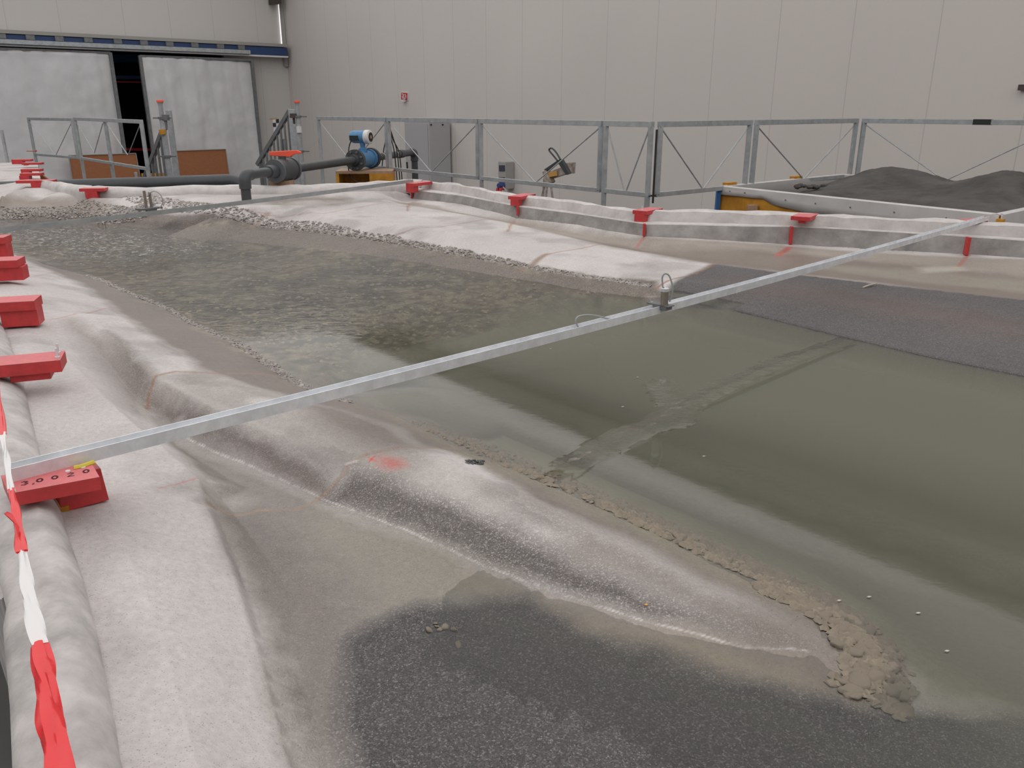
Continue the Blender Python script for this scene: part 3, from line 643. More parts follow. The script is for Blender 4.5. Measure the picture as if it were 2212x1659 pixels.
b = MB(); b.tube([a+Vector((0, 0, .002)) for a in [I_[0].lerp(I_[1], .0)]+I_], .004, 5); b.build('joint_shade', 'seam', tl)  # dark tube laid along the joint as the shade of its groove
Rr = [(262,1659),(300,1800),(249,1565),(217,1403),(180,1255),(144,1154),(134,1110),(116,1079),(85,977),(63,884),(47,815),(20,740),(-15,660),(-60,600),(-110,550)]
Rr = [(300,1800)]+[Rr[0]]+Rr[2:]
Ll = [(30,1800),(24,1659),(18,1500),(8,1400),(3,1325),(15,1298),(2,1262),(-25,1160),(-60,1080),(-95,1000),(-130,900),(-170,800),(-220,700),(-280,620),(-340,560)]
Rp = interp([W(x, y, -.09) for x, y in Rr], 70); Lp = interp([W(x, y, -.055) for x, y in Ll], 400); rings = []
for i, a in enumerate(Rp):
    c = min(Lp, key=lambda q: abs((q-a).normalized().dot((Rp[min(i+1, 70)]-Rp[max(i-1, 0)]).normalized()))+.15*(q-a).length)
    d = Vector((c.x-a.x, c.y-a.y, 0)); j = (vn(a.x*12, a.y*12)-.5)*.012
    rings.append([a+Vector((0,0,-.03)), a+Vector((0,0,.008)), a+d*.04+Vector((0,0,.022+j)), a+d*.14+Vector((0,0,.041+j)), a+d*.3+Vector((0,0,.054)), a+d*.5+Vector((0,0,.054-j)), a+d*.72+Vector((0,0,.048+j)), a+d*.92+Vector((0,0,.038)), a+d+Vector((0,0,.028)), a+d*1.01+Vector((0,0,-.06)), a+d*1.02+Vector((0,0,-.5))])
o = loft('curb_roll', rings, 'fleece'); tag(o, 'rounded whitewashed roll along the near left edge, under the red boards', 'curb')

# ------------------------------------------------------------------ red support boards
def frame(yaw): e = Vector((math.cos(yaw), math.sin(yaw), 0)); return e, Vector((-e.y, e.x, 0))
STN = 'red painted supports for the measuring beams'
def support(K, yaw, L, wd, label, block=(.0, .06, .0, .06, -.066), stem=None, base=None, bolts=None, flip=1, th=.022, digits=None, z0=0):
    """K is the corner nearest the camera, the board runs along e*L*flip and n*wd"""
    e, n = frame(math.radians(yaw)); e = e*flip
    K = Vector((K.x, K.y, z0)); cc = K+e*L/2+n*wd/2
    t = thing('beam_support', (cc.x, cc.y, z0-.07), label, 'support', STN)
    b = MB(); b.prism([K+Vector((0,0,-th)), K+e*L+Vector((0,0,-th)), K+e*L+n*wd+Vector((0,0,-th)), K+n*wd+Vector((0,0,-th))], (0, 0, th)); b.build('board', 'redtop' if z0 >= 0 and L > .5 else 'red', t, bevel=.0015)
    b = MB(); b.prism([K+Vector((0,0,.0006)), K+e*L+Vector((0,0,.0006)), K+e*L+n*wd+Vector((0,0,.0006)), K+n*wd+Vector((0,0,.0006))], (0, 0, .0008)); b.build('dusty_top', 'redtop', t, label='dust-bleached top face')
    if block:
        a0, a1, b0, b1, zb = block
        b = MB(); b.prism([K+e*a0+n*b0+Vector((0,0,zb)), K+e*a1+n*b0+Vector((0,0,zb)), K+e*a1+n*b1+Vector((0,0,zb)), K+e*a0+n*b1+Vector((0,0,zb))], (0, 0, -th-zb)); b.build('block', 'red', t, bevel=.0015)
    if stem:
        p = stem[0]; hgt = stem[1]; b = MB(); b.prism([p+Vector((-.008,-.012,-hgt)), p+Vector((.008,-.008,-hgt)), p+Vector((.012,.03,-hgt)), p+Vector((-.004,.03,-hgt))], (0, 0, hgt)); b.build('stem', 'red', t)
    if base:
        a0, a1, b0, b1, zt, zb = base; b = MB(); b.prism([K+e*a0+n*b0+Vector((0,0,zb)), K+e*a1+n*b0+Vector((0,0,zb)), K+e*a1+n*b1+Vector((0,0,zb)), K+e*a0+n*b1+Vector((0,0,zb))], (0, 0, zt-zb)); b.build('base', 'yellow', t)
    for q in (bolts or []):
        b = MB(); c = K+e*q[0]+n*q[1]; b.tube([c, c+Vector((0,0,.028))], .0028, 8); b.tube([c+Vector((0,0,.001)), c+Vector((0,0,.006))], .006, 6); b.build('bolt', 'alu', t)
    return t
def stemat(px, y0, y1): p = W(px, y0, -.064); q = onpl(px, y1, (0, 1, p.y)); return (p, p.z-q.z)
support(W(897,397,0), 60, .25, .1, 'red support at the far curb corner, under the end of the dull beam', (-.0,.07,.02,.10,-.075), stem=stemat(889,410,428), flip=1)
support(W(1125,425.5,0), 62, .24, .105, 'red support on the far curb between the bend and the corner rail post', (.0,.06,.02,.085,-.066), stem=stemat(1118,446,465))
support(W(1397,457,0), 52, .21, .1, 'red support with a screw in its top, below the corner post of the railing', (.0,.07,.015,.085,-.068), stem=stemat(1392,484,509), bolts=[(.03,.05)])
support(W(1750,470,0), 57, .21, .11, 'red support standing before the yellow sand box', (.02,.06,.03,.07,-.04), stem=stemat(1711,490,528))
support(W(2100,478,0), 20, .12, .09, 'red support under the far right end of the bright beam', (.03,.075,.0,.06,-.07), stem=stemat(2094,513,551))
support(W(170,408,0), 8, .19, .10, 'red support with a yellow foot at the inner edge of the far curb', (.04,.13,.0,.06,-.075), base=(.07,.13,-.005,.04,-.075,-.115), flip=1)
support(W(130,779,0), 20.4, .34, .09, 'red board with two upright screws on the left curb, second from the near end', (-.1,.0,.0,.0,-.03) and (.03,.12,.015,.07,-.05), flip=-1, bolts=[(.012,.065),(.008,.02)], th=.03)
support(W(73,651,0), 16, .34, .10, 'red board and block on the left curb, beside the first cross joint', (.0,.11,.012,.085,-.085), flip=-1, th=.03)
support(W(36,563,0), 14, .34, .11, 'red board and block on the left curb near the upstream bend', (-.01,.12,.012,.09,-.085), flip=-1, th=.03)
support(W(7,514,0), 12, .3, .11, 'red board cut by the left picture edge, under the dull beam end', (-.0,.12,.012,.09,-.11), flip=-1, th=.03)
support(W(33,391,0), 12, .30, .12, 'dusty red board with a bright red block, first of the row at the upstream end', (.12,.22,-.01,.08,-.10), base=(.03,.22,-.03,.05,-.10,-.13))
support(W(42,375,0), 10, .19, .10, 'red board in the upstream row, second from its near end', (-.01,.08,.0,.08,-.06))
support(W(44,366,0), 10, .19, .10, 'red board in the upstream row, third from its near end', (.0,.08,.0,.08,-.04))
support(W(46,352,0), 8, .21, .10, 'thin red board in the upstream row, before the leaning rail post', (.02,.05,.0,.08,-.03))
support(W(24,345,0), 8, .22, .10, 'red board at the back of the upstream row with a wide block', (.0,.13,.0,.08,-.09))
# the near one, with its station number
ql = [W(19,1067.5,0), W(215,1031,0), W(199,1003,0), W(2,1028,0)]
t = thing('beam_support', (ql[0].x+.08, ql[0].y+.02, -.09), 'large red board numbered 3,0020 under the near end of the bright beam', 'support', STN)
b = MB(); b.prism([p+Vector((0,0,-.024)) for p in ql], (0,0,.0235)); b.build('board', 'red', t, bevel=.0012)
b = MB(); b.prism(ql, (0,0,.0008)); b.build('dusty_top', 'redtop', t, label='dust-bleached top face')
bq = [W(134,1108,-.088), W(236,1080,-.088)]; dv = (bq[1]-bq[0]).normalized(); nv_ = Vector((-dv.y, dv.x, 0))
b = MB(); lo = [bq[0], bq[1], bq[1]+nv_*.07, bq[0]+nv_*.07]; up_ = [p+Vector((0,0,.064))+(-dv*.0 if i in (0,3) else -dv*.004)+(nv_*.004 if i < 2 else nv_*-.002) for i, p in enumerate(lo)]
b.poly(lo+up_, [(3,2,1,0),(4,5,6,7),(0,1,5,4),(1,2,6,5),(2,3,7,6),(3,0,4,7)]); b.build('block', 'red', t, bevel=.001)
b = MB(); b.prism([bq[0]-dv*.003+Vector((0,0,-.002)), bq[0]+dv*.012-nv_*.003, bq[0]+dv*.01+nv_*.01, bq[0]-dv*.004+nv_*.05], (0,0,.012)); b.build('base', 'yellow', t)
ex = (ql[1]-ql[0]).normalized(); ey = Vector((-ex.y, ex.x, 0))
def stroke(c, pts_, wd, m, parent, name, h=.0005, s=1.):
    b = MB(); P = [c+ex*(x*s)+ey*(y*s)+Vector((0,0,.0011)) for x, y in pts_]
    for a, d in zip(P, P[1:]): b.bar(a-(d-a).normalized()*wd*.3, d+(d-a).normalized()*wd*.3, wd, h)
    b.build(name, m, parent)
def ring(rx, ry, n=12): return [(rx*math.cos(2*math.pi*i/n), ry*math.sin(2*math.pi*i/n)) for i in range(n+1)]
G3 = [(-.004,.006),(.0,.0075),(.004,.005),(.001,.0005),(.0045,-.003),(.001,-.0075),(-.004,-.006)]
G2 = [(-.004,.004),(.0,.0075),(.004,.004),(-.004,-.0075),(.0045,-.0075)]
for nm, px, py, sh in (('digit',53,1045,G3),('comma',73,1045.5,[(0,.001),(-.001,-.003)]),('digit',86,1038.5,ring(.0042,.0065)),('digit',118.5,1032.5,ring(.0042,.0065)),('digit',153,1026,G2),('digit',186,1019,ring(.0042,.0065))):
    stroke(W(px, py, 0), sh, .0028, 'ink', t, nm)
for px, py in ((147,1019),(180,1011)):
    c = W(px, py, 0); b = MB(); b.tube([c+Vector((0,0,.0008)), c+Vector((0,0,.0022))], .0042, 10); b.build('screw_head', 'alu', t)
b = MB(); pp = [W(x, y, .002) for x, y in ((160,1011),(172,1009),(185,1005),(203,998.5))]; b.tube(pp, .0045, 6); b.build('shim', mat('yellow_shim', (.62, .52, .06), .7, 0, .001, 80), t)
# numbers stamped on the second board
t2 = [o_ for o_ in C.objects if o_.get('label', '').startswith('red board with two upright')][0]
e2, n2_ = frame(math.radians(20.4)); ex, ey = e2, n2_
for px, py, sh in ((8,781,ring(.004,.006)),(30,779,G3),(52,777,G2),(73,775,ring(.004,.006))): stroke(W(px, py, 0), sh, .0022, 'ink', t2, 'digit', s=.9)

# ------------------------------------------------------------------ measuring beams
def channel(A, B, m, label, wd=.03, ht=.024, sag=0, tk=.0022, n=24):
    d = Vector((B.x-A.x, B.y-A.y, 0)).normalized(); nn = Vector((-d.y, d.x, 0))
    t = thing('measuring_beam', ((A.x+B.x)/2, (A.y+B.y)/2, -sag), label, 'beam')
    prof = [(0, 0), (0, ht), (tk, ht), (tk, tk*3.2), (wd-tk, tk*3.2), (wd-tk, ht), (wd, ht), (wd, 0)]
    b = MB()
    for i in range(n+1):
        s_ = i/n; c = A.lerp(B, s_)+Vector((0, 0, -sag*4*s_*(1-s_)))
        b.v += [c+nn*x+Vector((0,0,z)) for x, z in prof]
    k = len(prof)
    for i in range(n):
        for j in range(k): a = i*k+j; c2 = i*k+(j+1) % k; b.f.append((a, c2, c2+k, a+k))
    b.f.append(tuple(range(k))); b.f.append(tuple(n*k+j for j in range(k))[::-1])
    b.build('channel', m, t)
    return t, d, nn
NA_, NB_ = W(27,1042,.0005), W(2136,476,.0005)
tb, bd, bn = channel(NA_, NB_, 'alu', 'bright aluminium channel beam crossing the whole basin in the foreground', sag=.018)
b = MB(); b.box(NA_-bd*.0015+bn*.015+Vector((0,0,.012)), bd*.0015, bn*.0155, Vector((0,0,.0125))); b.build('end_cap', 'alu', tb)
FA, FB = W(-60,509,.0), W(893,394,.0)
tb2, fd, fn = channel(FA, FB, 'alu_old', 'dull aluminium beam crossing the upstream end of the basin', sag=.012)
def on_beam(px, side=0, z=.024, A=NA_, B=NB_):
    r = ray(px, 700); az = None
    best = min((i/4000 for i in range(4001)), key=lambda s_: abs((lambda p: 1106+F*p.x/(p.y*CS-(p.z-HC)*SN))(A.lerp(B, s_))-px))
    sag = .018*4*best*(1-best); return A.lerp(B, best)+Vector((0, 0, z-sag))
# near sensor
c = on_beam(1432)
ts = thing('level_sensor', tuple(c), 'round bronze level sensor clamped on the bright beam over the pool', 'sensor')
b = MB(); b.box(c+bn*.010+Vector((0,0,.003)), bd*.017, bn*.042, Vector((0,0,.002))); b.box(c-bn*.012+Vector((0,0,-.004)), bd*.0165, bn*.0115, Vector((0,0,.0075))); b.box(c+bn*.015+Vector((0,0,-.002)), bd*.0165, bn*.011, Vector((0,0,.006))); b.build('clamp', 'galv_dark', ts, bevel=.0008)
sb = c-bn*.014+Vector((0,0,.005)); sb = onpl(1434, 667, (bd.x*0, 1, sb.y)); sb.z = c.z+.005
b = MB(); b.tube([sb, sb+Vector((0,0,.002))], .0155, 6); b.tube([sb+Vector((0,0,.002)), sb+Vector((0,0,.043))], .0122, 20); b.build('body', 'copper', ts, smooth=True)
b = MB(); b.tube([sb+Vector((0,0,.043)), sb+Vector((0,0,.0445)), sb+Vector((0,0,.053)), sb+Vector((0,0,.0545))], [.0118,.0125,.0125,.0105], 20); b.build('cap', 'alu', ts, smooth=True)
Y0 = sb.y; pl_ = (0, 1, Y0); cp = [onpl(x, y, pl_) for x, y in ((1433,629),(1431,612),(1431,598),(1437,591),(1445,595),(1450,607),(1453,622),(1451,640),(1446,652))]
b = MB(); b.tube([onpl(1433,630,pl_), onpl(1433,621,pl_)], .0035, 8); b.build('cable_gland', 'galv_dark', ts); b = MB(); b.tube(spline(cp, 6), .0026, 8); b.build('cable', 'cable', ts, smooth=True)
cw = c+bn*.048+Vector((0,0,.006)); b = MB(); b.tube([cw, cw+Vector((-.004,.004,.010))], .0016, 6); b.tube([cw+Vector((0,0,-.002)), cw+bn*.006+Vector((0,0,-.010))], .0016, 6); b.tube([cw-bn*.01+Vector((0,0,-.002)), cw+Vector((0,0,-.002))], .003, 8); b.build('clamp_screw', 'galv', ts)
# cable loop lying in the channel
pv = (bn.x, bn.y, bn.x*(NA_.x+bn.x*.015)+bn.y*(NA_.y+bn.y*.015))
cp = [onpl(x, y, pv) for x, y in ((1253,712),(1247,703),(1244,692),(1249,684),(1262,681),(1280,681),(1300,685),(1315,689),(1330,691))]
b = MB(); b.tube(spline(cp, 6), .0026, 8); o = b.build('sensor_cable', 'cable', smooth=True); tag(o, 'loop of grey cable rising out of the bright beam left of the sensor', 'cable')
# far sensor
cf = W(322,450,.02); t = thing('level_sensor', tuple(cf), 'pair of slim sensor rods standing on the dull upstream beam', 'sensor')
b = MB(); b.box(cf, fd*.075, fn*.03, Vector((0,0,.005))); b.box(cf-fn*.02+Vector((0,0,-.015)), fd*.035, fn*.008, Vector((0,0,.014))); b.build('clamp', 'galv_dark', t, bevel=.001)
for k in (-1, 1):
    p = cf+fd*.018*k; b = MB(); b.tube([p, p+Vector((0,0,.095+.012*(k < 0)))], .0085, 10); b.build('rod', 'copper', t, smooth=True)
pf = (0, 1, cf.y); b = MB(); b.tube(spline([onpl(x, y, pf) for x, y in ((319,425),(324,417),(334,413),(345,419),(351,430),(350,441),(345,450))], 5), .003, 6); b.build('cable', 'cable', t, smooth=True)
b = MB(); b.tube(spline([W(x, y, z) for x, y, z in ((255,458,.02),(264,453,.03),(276,451,.03),(290,454,.025))], 5), .004, 6); tag(b.build('sensor_cable', 'cable', smooth=True), 'flat cable loop on the dull upstream beam', 'cable')

# ------------------------------------------------------------------ barrier tape
def crumple(path, rad, fl, m, parent, name, seed, n=14):
    rs = random.Random(seed); P = spline(path, 6); b = MB(); k = len(P)
    ph = [rs.uniform(-.4, .4) for _ in range(n)]
    for i, p in enumerate(P):
        t_ = (P[min(i+1, k-1)]-P[max(i-1, 0)]).normalized(); vdir = (Vector((0,0,HC))-p).normalized()
        sd = t_.cross(vdir).normalized(); u = sd.cross(t_).normalized(); R = rad[0]+(rad[1]-rad[0])*i/(k-1)+rad[2]*math.sin(i*.5+seed)
        tw = .7*math.sin(i*.13+seed)
        for j in range(n):
            a = 2*math.pi*j/n; q = R*(1+.28*math.cos(3*a+i*.22+ph[j])+.12*math.cos(5*a-i*.15))
            x, y = q*math.cos(a+tw), q*fl*math.sin(a+tw)
            b.v.append(p+sd*x+u*y)
    for i in range(k-1):
        for j in range(n): a = i*n+j; c_ = i*n+(j+1) % n; b.f.append((a, c_, c_+n, a+n))
    b.f.append(tuple(range(n))[::-1]); b.f.append(tuple((k-1)*n+j for j in range(n)))
    b.build(name, m, parent, smooth=True)
tp = thing('barrier_tape', tuple(W(40,1130,.03)), 'twisted red and white barrier tape running down the left edge', 'tape')
Z = lambda L: [W(x, y, z) for x, y, z in L]
crumple(Z([(-8,800,.06),(-4,850,.06),(1,890,.055),(7,940,.05)]), (.0045,.0045,.0006), .5, 'tape_r', tp, 'red_stretch', 1)
crumple(Z([(5,935,.05),(10,965,.048),(14,995,.046),(19,1025,.044),(26,1062,.042)]), (.0048,.0040,.0008), .5, 'tape_w', tp, 'white_stretch', 2)
crumple(Z([(25,1056,.043),(30,1085,.042),(37,1120,.04),(43,1155,.04),(49,1193,.04)]), (.0040,.0062,.0008), .5, 'tape_r', tp, 'red_stretch', 3)
crumple(Z([(48,1190,.04),(55,1245,.04),(62,1290,.04),(70,1330,.04),(84,1396,.04)]), (.0055,.0085,.0008), .45, 'tape_w', tp, 'white_stretch', 4)
crumple(Z([(84,1390,.0405),(92,1440,.041),(101,1500,.042),(108,1560,.043),(118,1620,.045),(132,1700,.05)]), (.0085,.0112,.0008), .45, 'tape_r', tp, 'red_stretch', 5)
b = MB(); q = [W(x, y, z) for x, y, z in ((40,1160,.045),(30,1130,.05),(27,1112,.055),(16,1106,.06),(9,1110,.06),(24,1114,.055),(31,1122,.05),(42,1140,.045))]; b.prism(q, (.001,-.001,.0015)); b.build('torn_end', 'tape_r', tp)

# ------------------------------------------------------------------ railings
ZT, ZB, ZF = .495, .005, -.75
def panel(A, B, label, down=(1, 1), rt=.035, lean=0, extra=None, zt=ZT, zb=ZB, grp='galvanised guard rail panels', zb2=None, braces=True, m='galv', low=ZF):
    A = Vector((A.x, A.y, 0)); B = Vector((B.x, B.y, 0)); d = (B-A).normalized(); zb2 = zb if zb2 is None else zb2
    t = thing('guard_rail', ((A.x+B.x)/2, (A.y+B.y)/2, low), label, 'railing', grp)
    U = lambda p, z: Vector((p.x, p.y, z))
    b = MB(); b.bar(U(A, zt), U(B, zt), rt, rt*1.15); b.build('top_rail', m, t, bevel=.002)
    b = MB(); b.bar(U(A, zb), U(B, zb2), rt*.8, rt*.95); b.build('bottom_rail', m, t, bevel=.002)
    for k, p in ((0, A+d*rt*.5), (1, B-d*rt*.5)):
        b = MB(); b.bar(U(p, low if down[k] else zb), U(p, zt-rt*.5), rt, rt, (0, 1, 0)); b.build('post', m, t, bevel=.002)
    if braces:
        mid = (A+B)/2; zm = (zb+zb2)/2+rt*.4
        for p, s_ in ((A, 1), (B, -1)):
            b = MB(); b.tube([U(p+d*s_*rt, zt-rt), U(mid-d*s_*.01, zm)], .0055, 6); b.build('brace', m, t)
    for px in (extra or []):
        b = MB(); b.bar(U(px, low), U(px, zt-rt*.5), rt, rt, (0, 1, 0)); b.build('post', m, t)
    return t
def rp(px, y=266): return onpl(px, y, RAILP)
R_ = [rp(687), rp(836), rp(1034), rp(1303), rp(1412)]
names = ['guard rail panel behind the blue flow meter, its left post standing free', 'guard rail panel in front of the grey wall cabinet', 'wide guard rail panel before the trestle and the socket box', 'narrow guard rail panel left of the corner post']
for i in range(4):
    d = (R_[i+1]-R_[i]).normalized(); panel(R_[i]+d*.015*(i > 0), R_[i+1]-d*.005, names[i], down=(1, i == 3))
cn = R_[4]; d2 = Vector((1.2, 1, 0)).normalized()
def along(base, dr, px, y=262):
    n_ = Vector((-dr.y, dr.x)); return onpl(px, y, (n_.x, n_.y, n_.x*base.x+n_.y*base.y))
c2 = cn+d2*.06; Q1 = along(cn, d2, 1625); Q2 = along(cn, d2, 1852)
panel(c2, Q1-d2*.01, 'guard rail panel right of the corner post, tied to it with a black cord', down=(0, 1))
panel(Q1+d2*.05, Q2, 'guard rail panel running back behind the yellow sand box corner', down=(0, 1))
d3 = Vector((1, -1.2, 0)).normalized(); Q3 = Q2+d3*.05; panel(Q3, Q3+d3*1.62, 'guard rail panel above the dark sand heap, black tape round its top rail', down=(0, 0))
Q4 = Q3+d3*1.66; panel(Q4, Q4+d3*1.6, 'guard rail panel cut by the right picture edge', down=(1, 1))
tt = [o_ for o_ in C.objects if 'above the dark sand heap' in o_.get('label', '')][0]
a = along(Q3, d3, 2104, 261); c_ = along(Q3, d3, 2143, 262); b = MB(); b.bar(Vector((a.x, a.y, ZT)), Vector((c_.x, c_.y, ZT)), .039, .044); b.build('tape_wrap', 'black', tt)
tt = [o_ for o_ in C.objects if 'tied to it with a black cord' in o_.get('label', '')][0]
cpos = cn+d2*.03+Vector((.0,-.03,0)); b = MB(); b.tube([Vector((cpos.x, cpos.y, .46)), Vector((cpos.x, cpos.y, -.05))], .008, 6)
b.tube([Vector((cn.x+.03*math.cos(a_), cn.y+.03*math.sin(a_), .0)) + d2*.025 for a_ in [2*math.pi*k/16 for k in range(17)]], .004, 5); b.build('cord', 'black', tt)
# left railings
P1, P2 = atY(162,262,11.8), atY(306,263,9.2)
zt1 = .465
pm = P1.lerp(P2, .36)
Pm = atY(227,262,10.6)
panel(P1, P2, 'guard rail with three posts and a sloping lower bar, before the brown chipboard', zt=zt1, zb=-.06, zb2=.0-.03, extra=[Pm], braces=False, down=(1, 1))
t_ = [o_ for o_ in C.objects if 'three posts' in o_.get('label', '')][0]
for (xa, ya, xb, yb, Ya, Yb) in ((166,266,204,330,11.8,10.9),(222,266,204,330,10.7,10.9),(230,266,276,335,10.5,9.8),(303,268,277,335,9.3,9.8)):
    b = MB(); b.tube([atY(xa, ya, Ya), atY(xb, yb, Yb)], .006, 6); b.build('brace', 'galv', t_)
Pa, Pb = atY(62,265,13.2), atY(157,263,12.2)
panel(Pa, Pb, 'pale guard rail panel in front of the left tarpaulin, furthest left of the full ones', zt=.45, zb=-.08, down=(1, 0))
Pc, Pd = atY(-90,275,11.6), atY(4,285,11.2)
b = MB(); b.bar(Vector((Pd.x, Pd.y, -.3)), Vector((Pd.x, Pd.y, .33)), .03, .03, (0,1,0)); o = b.build('rail_post', 'galv'); tag(o, 'short steel rail post cut by the left picture edge', 'post')
b = MB(); c_ = atY(74,326,12.9); b.tube([c_+Vector((-.09,-.05,0)), c_+Vector((.06,-.05,.0))], .006, 6); b.tube([c_+Vector((.045,-.05,0)), c_+Vector((.065,-.05,.006))], .012, 6); tag(b.build('clamp_screw', 'red'), 'small red clamp across the leftmost full rail post', 'clamp')

# stair railings
def stair(label, Y, post, hand, n, botY, wd=.055, xs=None):
    (px, py0, px1, py1) = post; a = atY(px, py0, Y); b_ = atY(px1, py1, Y)
    t = thing('stair_railing', (a.x, a.y, -1.2), label, 'railing', 'stair railings behind the basin')
    b = MB(); b.bar(Vector((a.x, a.y, -1.2)), Vector((a.x, a.y, a.z)), wd, wd, (0,1,0)); b.build('post', 'galv', t, bevel=.004)
    h0 = atY(hand[0], hand[1], Y); h1 = atY(hand[2], hand[3], Y+.25); b = MB(); b.bar(h0, h1, .05, .05); b.build('handrail', 'galv_dark', t, bevel=.004)
    for i in range(n):
        p = h0.lerp(h1, (i+.7)/(n+.3)); b = MB(); b.bar(Vector((p.x, p.y, -1.2)), p, .018, .03, (0,1,0)); b.build('baluster', 'galv_dark', t)
    return t
t = stair('stair handrail with nine balusters sloping down beside the right tarpaulin', 10.6, (630,236,640,400), (627,238,556,356), 9, 400, .075)
b = MB(); p = atY(612,300,10.7); b.bar(Vector((p.x, p.y, -1.0)), p, .09, .02, (0,1,0)); b.build('stile_plate', 'galv', t)
stair('stair handrail with balusters between the chipboards', 9.9, (364,238,380,395), (351,284,311,390), 6, 395, .055)
# checkered target and its strip
b = MB(); Yt = 11.2
t = thing('survey_target', tuple(atY(596,275,Yt)), 'small black and white checkered survey target beside the stair handrail', 'target')
for nm, m_, q in (('plate', 'white', (589,257,603,285)), ):
    a, c_ = atY(q[0], q[1], Yt), atY(q[2], q[3], Yt); b = MB(); b.prism([Vector((a.x, Yt, a.z)), Vector((c_.x, Yt, a.z)), Vector((c_.x, Yt, c_.z)), Vector((a.x, Yt, c_.z))], (0, .01, 0)); b.build(nm, m_, t)
for q in ((595.5,257,603,265.5),(589,265.5,596.5,274)):
    a, c_ = atY(q[0], q[1], Yt-.004), atY(q[2], q[3], Yt-.004); b = MB(); b.prism([Vector((a.x, Yt-.004, a.z)), Vector((c_.x, Yt-.004, a.z)), Vector((c_.x, Yt-.004, c_.z)), Vector((a.x, Yt-.004, c_.z))], (0, .003, 0)); b.build('black_square', 'black', t)
b = MB(); b.bar(atY(583,257.5,11.1), atY(597,256,11.1), .03, .02); b.build('batten', 'wood', t)
# steel props
def prop(label, Y, pts_, col, rad, extra=None):
    a = atY(*pts_[0], Y); t = thing('steel_prop', (a.x, a.y, -1.3), label, 'scaffold prop', 'steel scaffold props')
    z = [atY(a_[0], a_[1], Y).z for a_ in pts_]      # cap top, cap bottom, collar, lower collar
    ctr = lambda zz: Vector((a.x, a.y, zz))
    b = MB(); b.tube([ctr(z[1]), ctr(z[0]-.012), ctr(z[0])], [rad*1.25, rad*1.3, rad*1.1], 14); b.build('cap', 'orange', t, smooth=True)
    b = MB(); b.tube([ctr(z[2]), ctr(z[1]-.03), ctr(z[1])], [rad*.8, rad*.8, rad*1.1], 14); b.build('inner_tube', 'galv', t, smooth=True)
    b = MB(); b.tube([ctr(-1.3), ctr(z[2])], rad*1.05, 14); b.build('outer_tube', 'galv', t, smooth=True)
    for zz in (z[2], z[3]):
        b = MB(); b.tube([ctr(zz-.012), ctr(zz+.012)], rad*1.5, 14); b.bar(ctr(zz)+Vector((-.10,0,0)), ctr(zz)+Vector((.10,.0,0)), .014, .014); b.build('collar', 'galv_dark', t)
    return t
t = prop('scaffold prop with an orange cap beside the stair handrail at the wall corner', 9.9, [(641,217),(641,222),(645,252),(655,327)], 'galv', .026)
b = MB(); c_ = atY(646,280,9.88); b.tube([c_+Vector((0,0,-.035)), c_+Vector((0,0,.035))], .031, 12); b.build('white_sleeve', 'white', t)
b = MB(); c_ = atY(634,250,9.9); b.box(c_, (.035,0,0), (0,.03,0), (0,0,.025)); b.bar(c_, c_+Vector((0,0,-.09)), .02, .02); b.build('coupler', 'brown', t)
t = prop('scaffold prop with an orange cap in front of the gap between the tarpaulins', 9.4, [(345,216),(345,221),(349,255),(356,338)], 'galv', .03)
b = MB(); c_ = atY(351,285,9.36); b.tube([c_+Vector((0,0,-.025)), c_+Vector((0,0,.025))], .036, 12); b.build('yellow_label', 'yellow', t)
b = MB(); c_ = atY(358,254,9.4); b.box(c_, (.03,0,0), (0,.03,0), (0,0,.03)); b.bar(c_+Vector((0,0,0)), c_+Vector((-.01,0,-.13)), .02, .02); b.build('coupler', 'galv_dark', t)
b = MB(); p = atY(293,382,9.0); b.tube([Vector((p.x, p.y, -.9)), atY(293,372,9.0)], .016, 8); tag(b.build('steel_bar', 'galv', smooth=True), 'short upright steel bar in front of the big grey pipe', 'bar')

# ------------------------------------------------------------------ pipes
def hang(name, mt_, parent, pts_, r, n=20, rr=None): b = MB(); b.tube(pts_, rr or r, n); return b.build(name, mt_, parent, smooth=True)
PA = Vector((-2.055, 6.40, .115)); PB = Vector((-1.15, 9.9, .115)); pd = (PB-PA).normalized()
pr = .0375; tpipe = thing('supply_pipe', tuple(PA+Vector((0,0,-.3))), 'dark grey plastic pipe with a shut-off valve and a blue flow meter', 'pipe')
def at_pipe(px): return min((PA.lerp(PB, i/2000) for i in range(2001)), key=lambda p: abs(1106+F*p.x/(p.y*CS-(p.z-HC)*SN)-px))
hang('pipe_run', 'pvc', tpipe, [PA+pd*.06, PB-pd*.05], pr)
def elbow(c, d_in, parent, r):
    a = c+d_in*.09; d_ = c+Vector((0,0,-.10)); b = MB(); b.tube([a]+arc(c+d_in*.06, c, c+Vector((0,0,-.06)), 8)+[d_], r*1.22, 20); return b.build('elbow', 'pvc', parent, smooth=True)
elbow(PA, pd, tpipe, pr); elbow(PB, -pd, tpipe, pr)
zb_ = hz(PA.x, PA.y)-.02; hang('down_pipe', 'pvc', tpipe, [Vector((PA.x, PA.y, .03)), Vector((PA.x, PA.y, zb_))], pr)
hang('down_pipe', 'pvc', tpipe, [Vector((PB.x, PB.y, .03)), Vector((PB.x, PB.y, -1.2))], pr)
v0 = at_pipe(612); vv = hang('valve', 'pvc', tpipe, [v0-pd*.24, v0-pd*.22, v0-pd*.13, v0-pd*.11, v0-pd*.09, v0+pd*.09, v0+pd*.11, v0+pd*.16, v0+pd*.18], 0, 28, [pr*1.2, pr*1.35, pr*1.5, .085, .092, .092, .085, pr*1.5, pr*1.2])
for s_ in (-.13, .13): hang('union_ring', 'pvcl', vv, [v0+pd*(s_-.012), v0+pd*(s_+.012)], .094, 28)
hang('handle_stem', 'pvc', vv, [v0+Vector((0,0,.07)), v0+Vector((0,0,.112))], .03, 16)
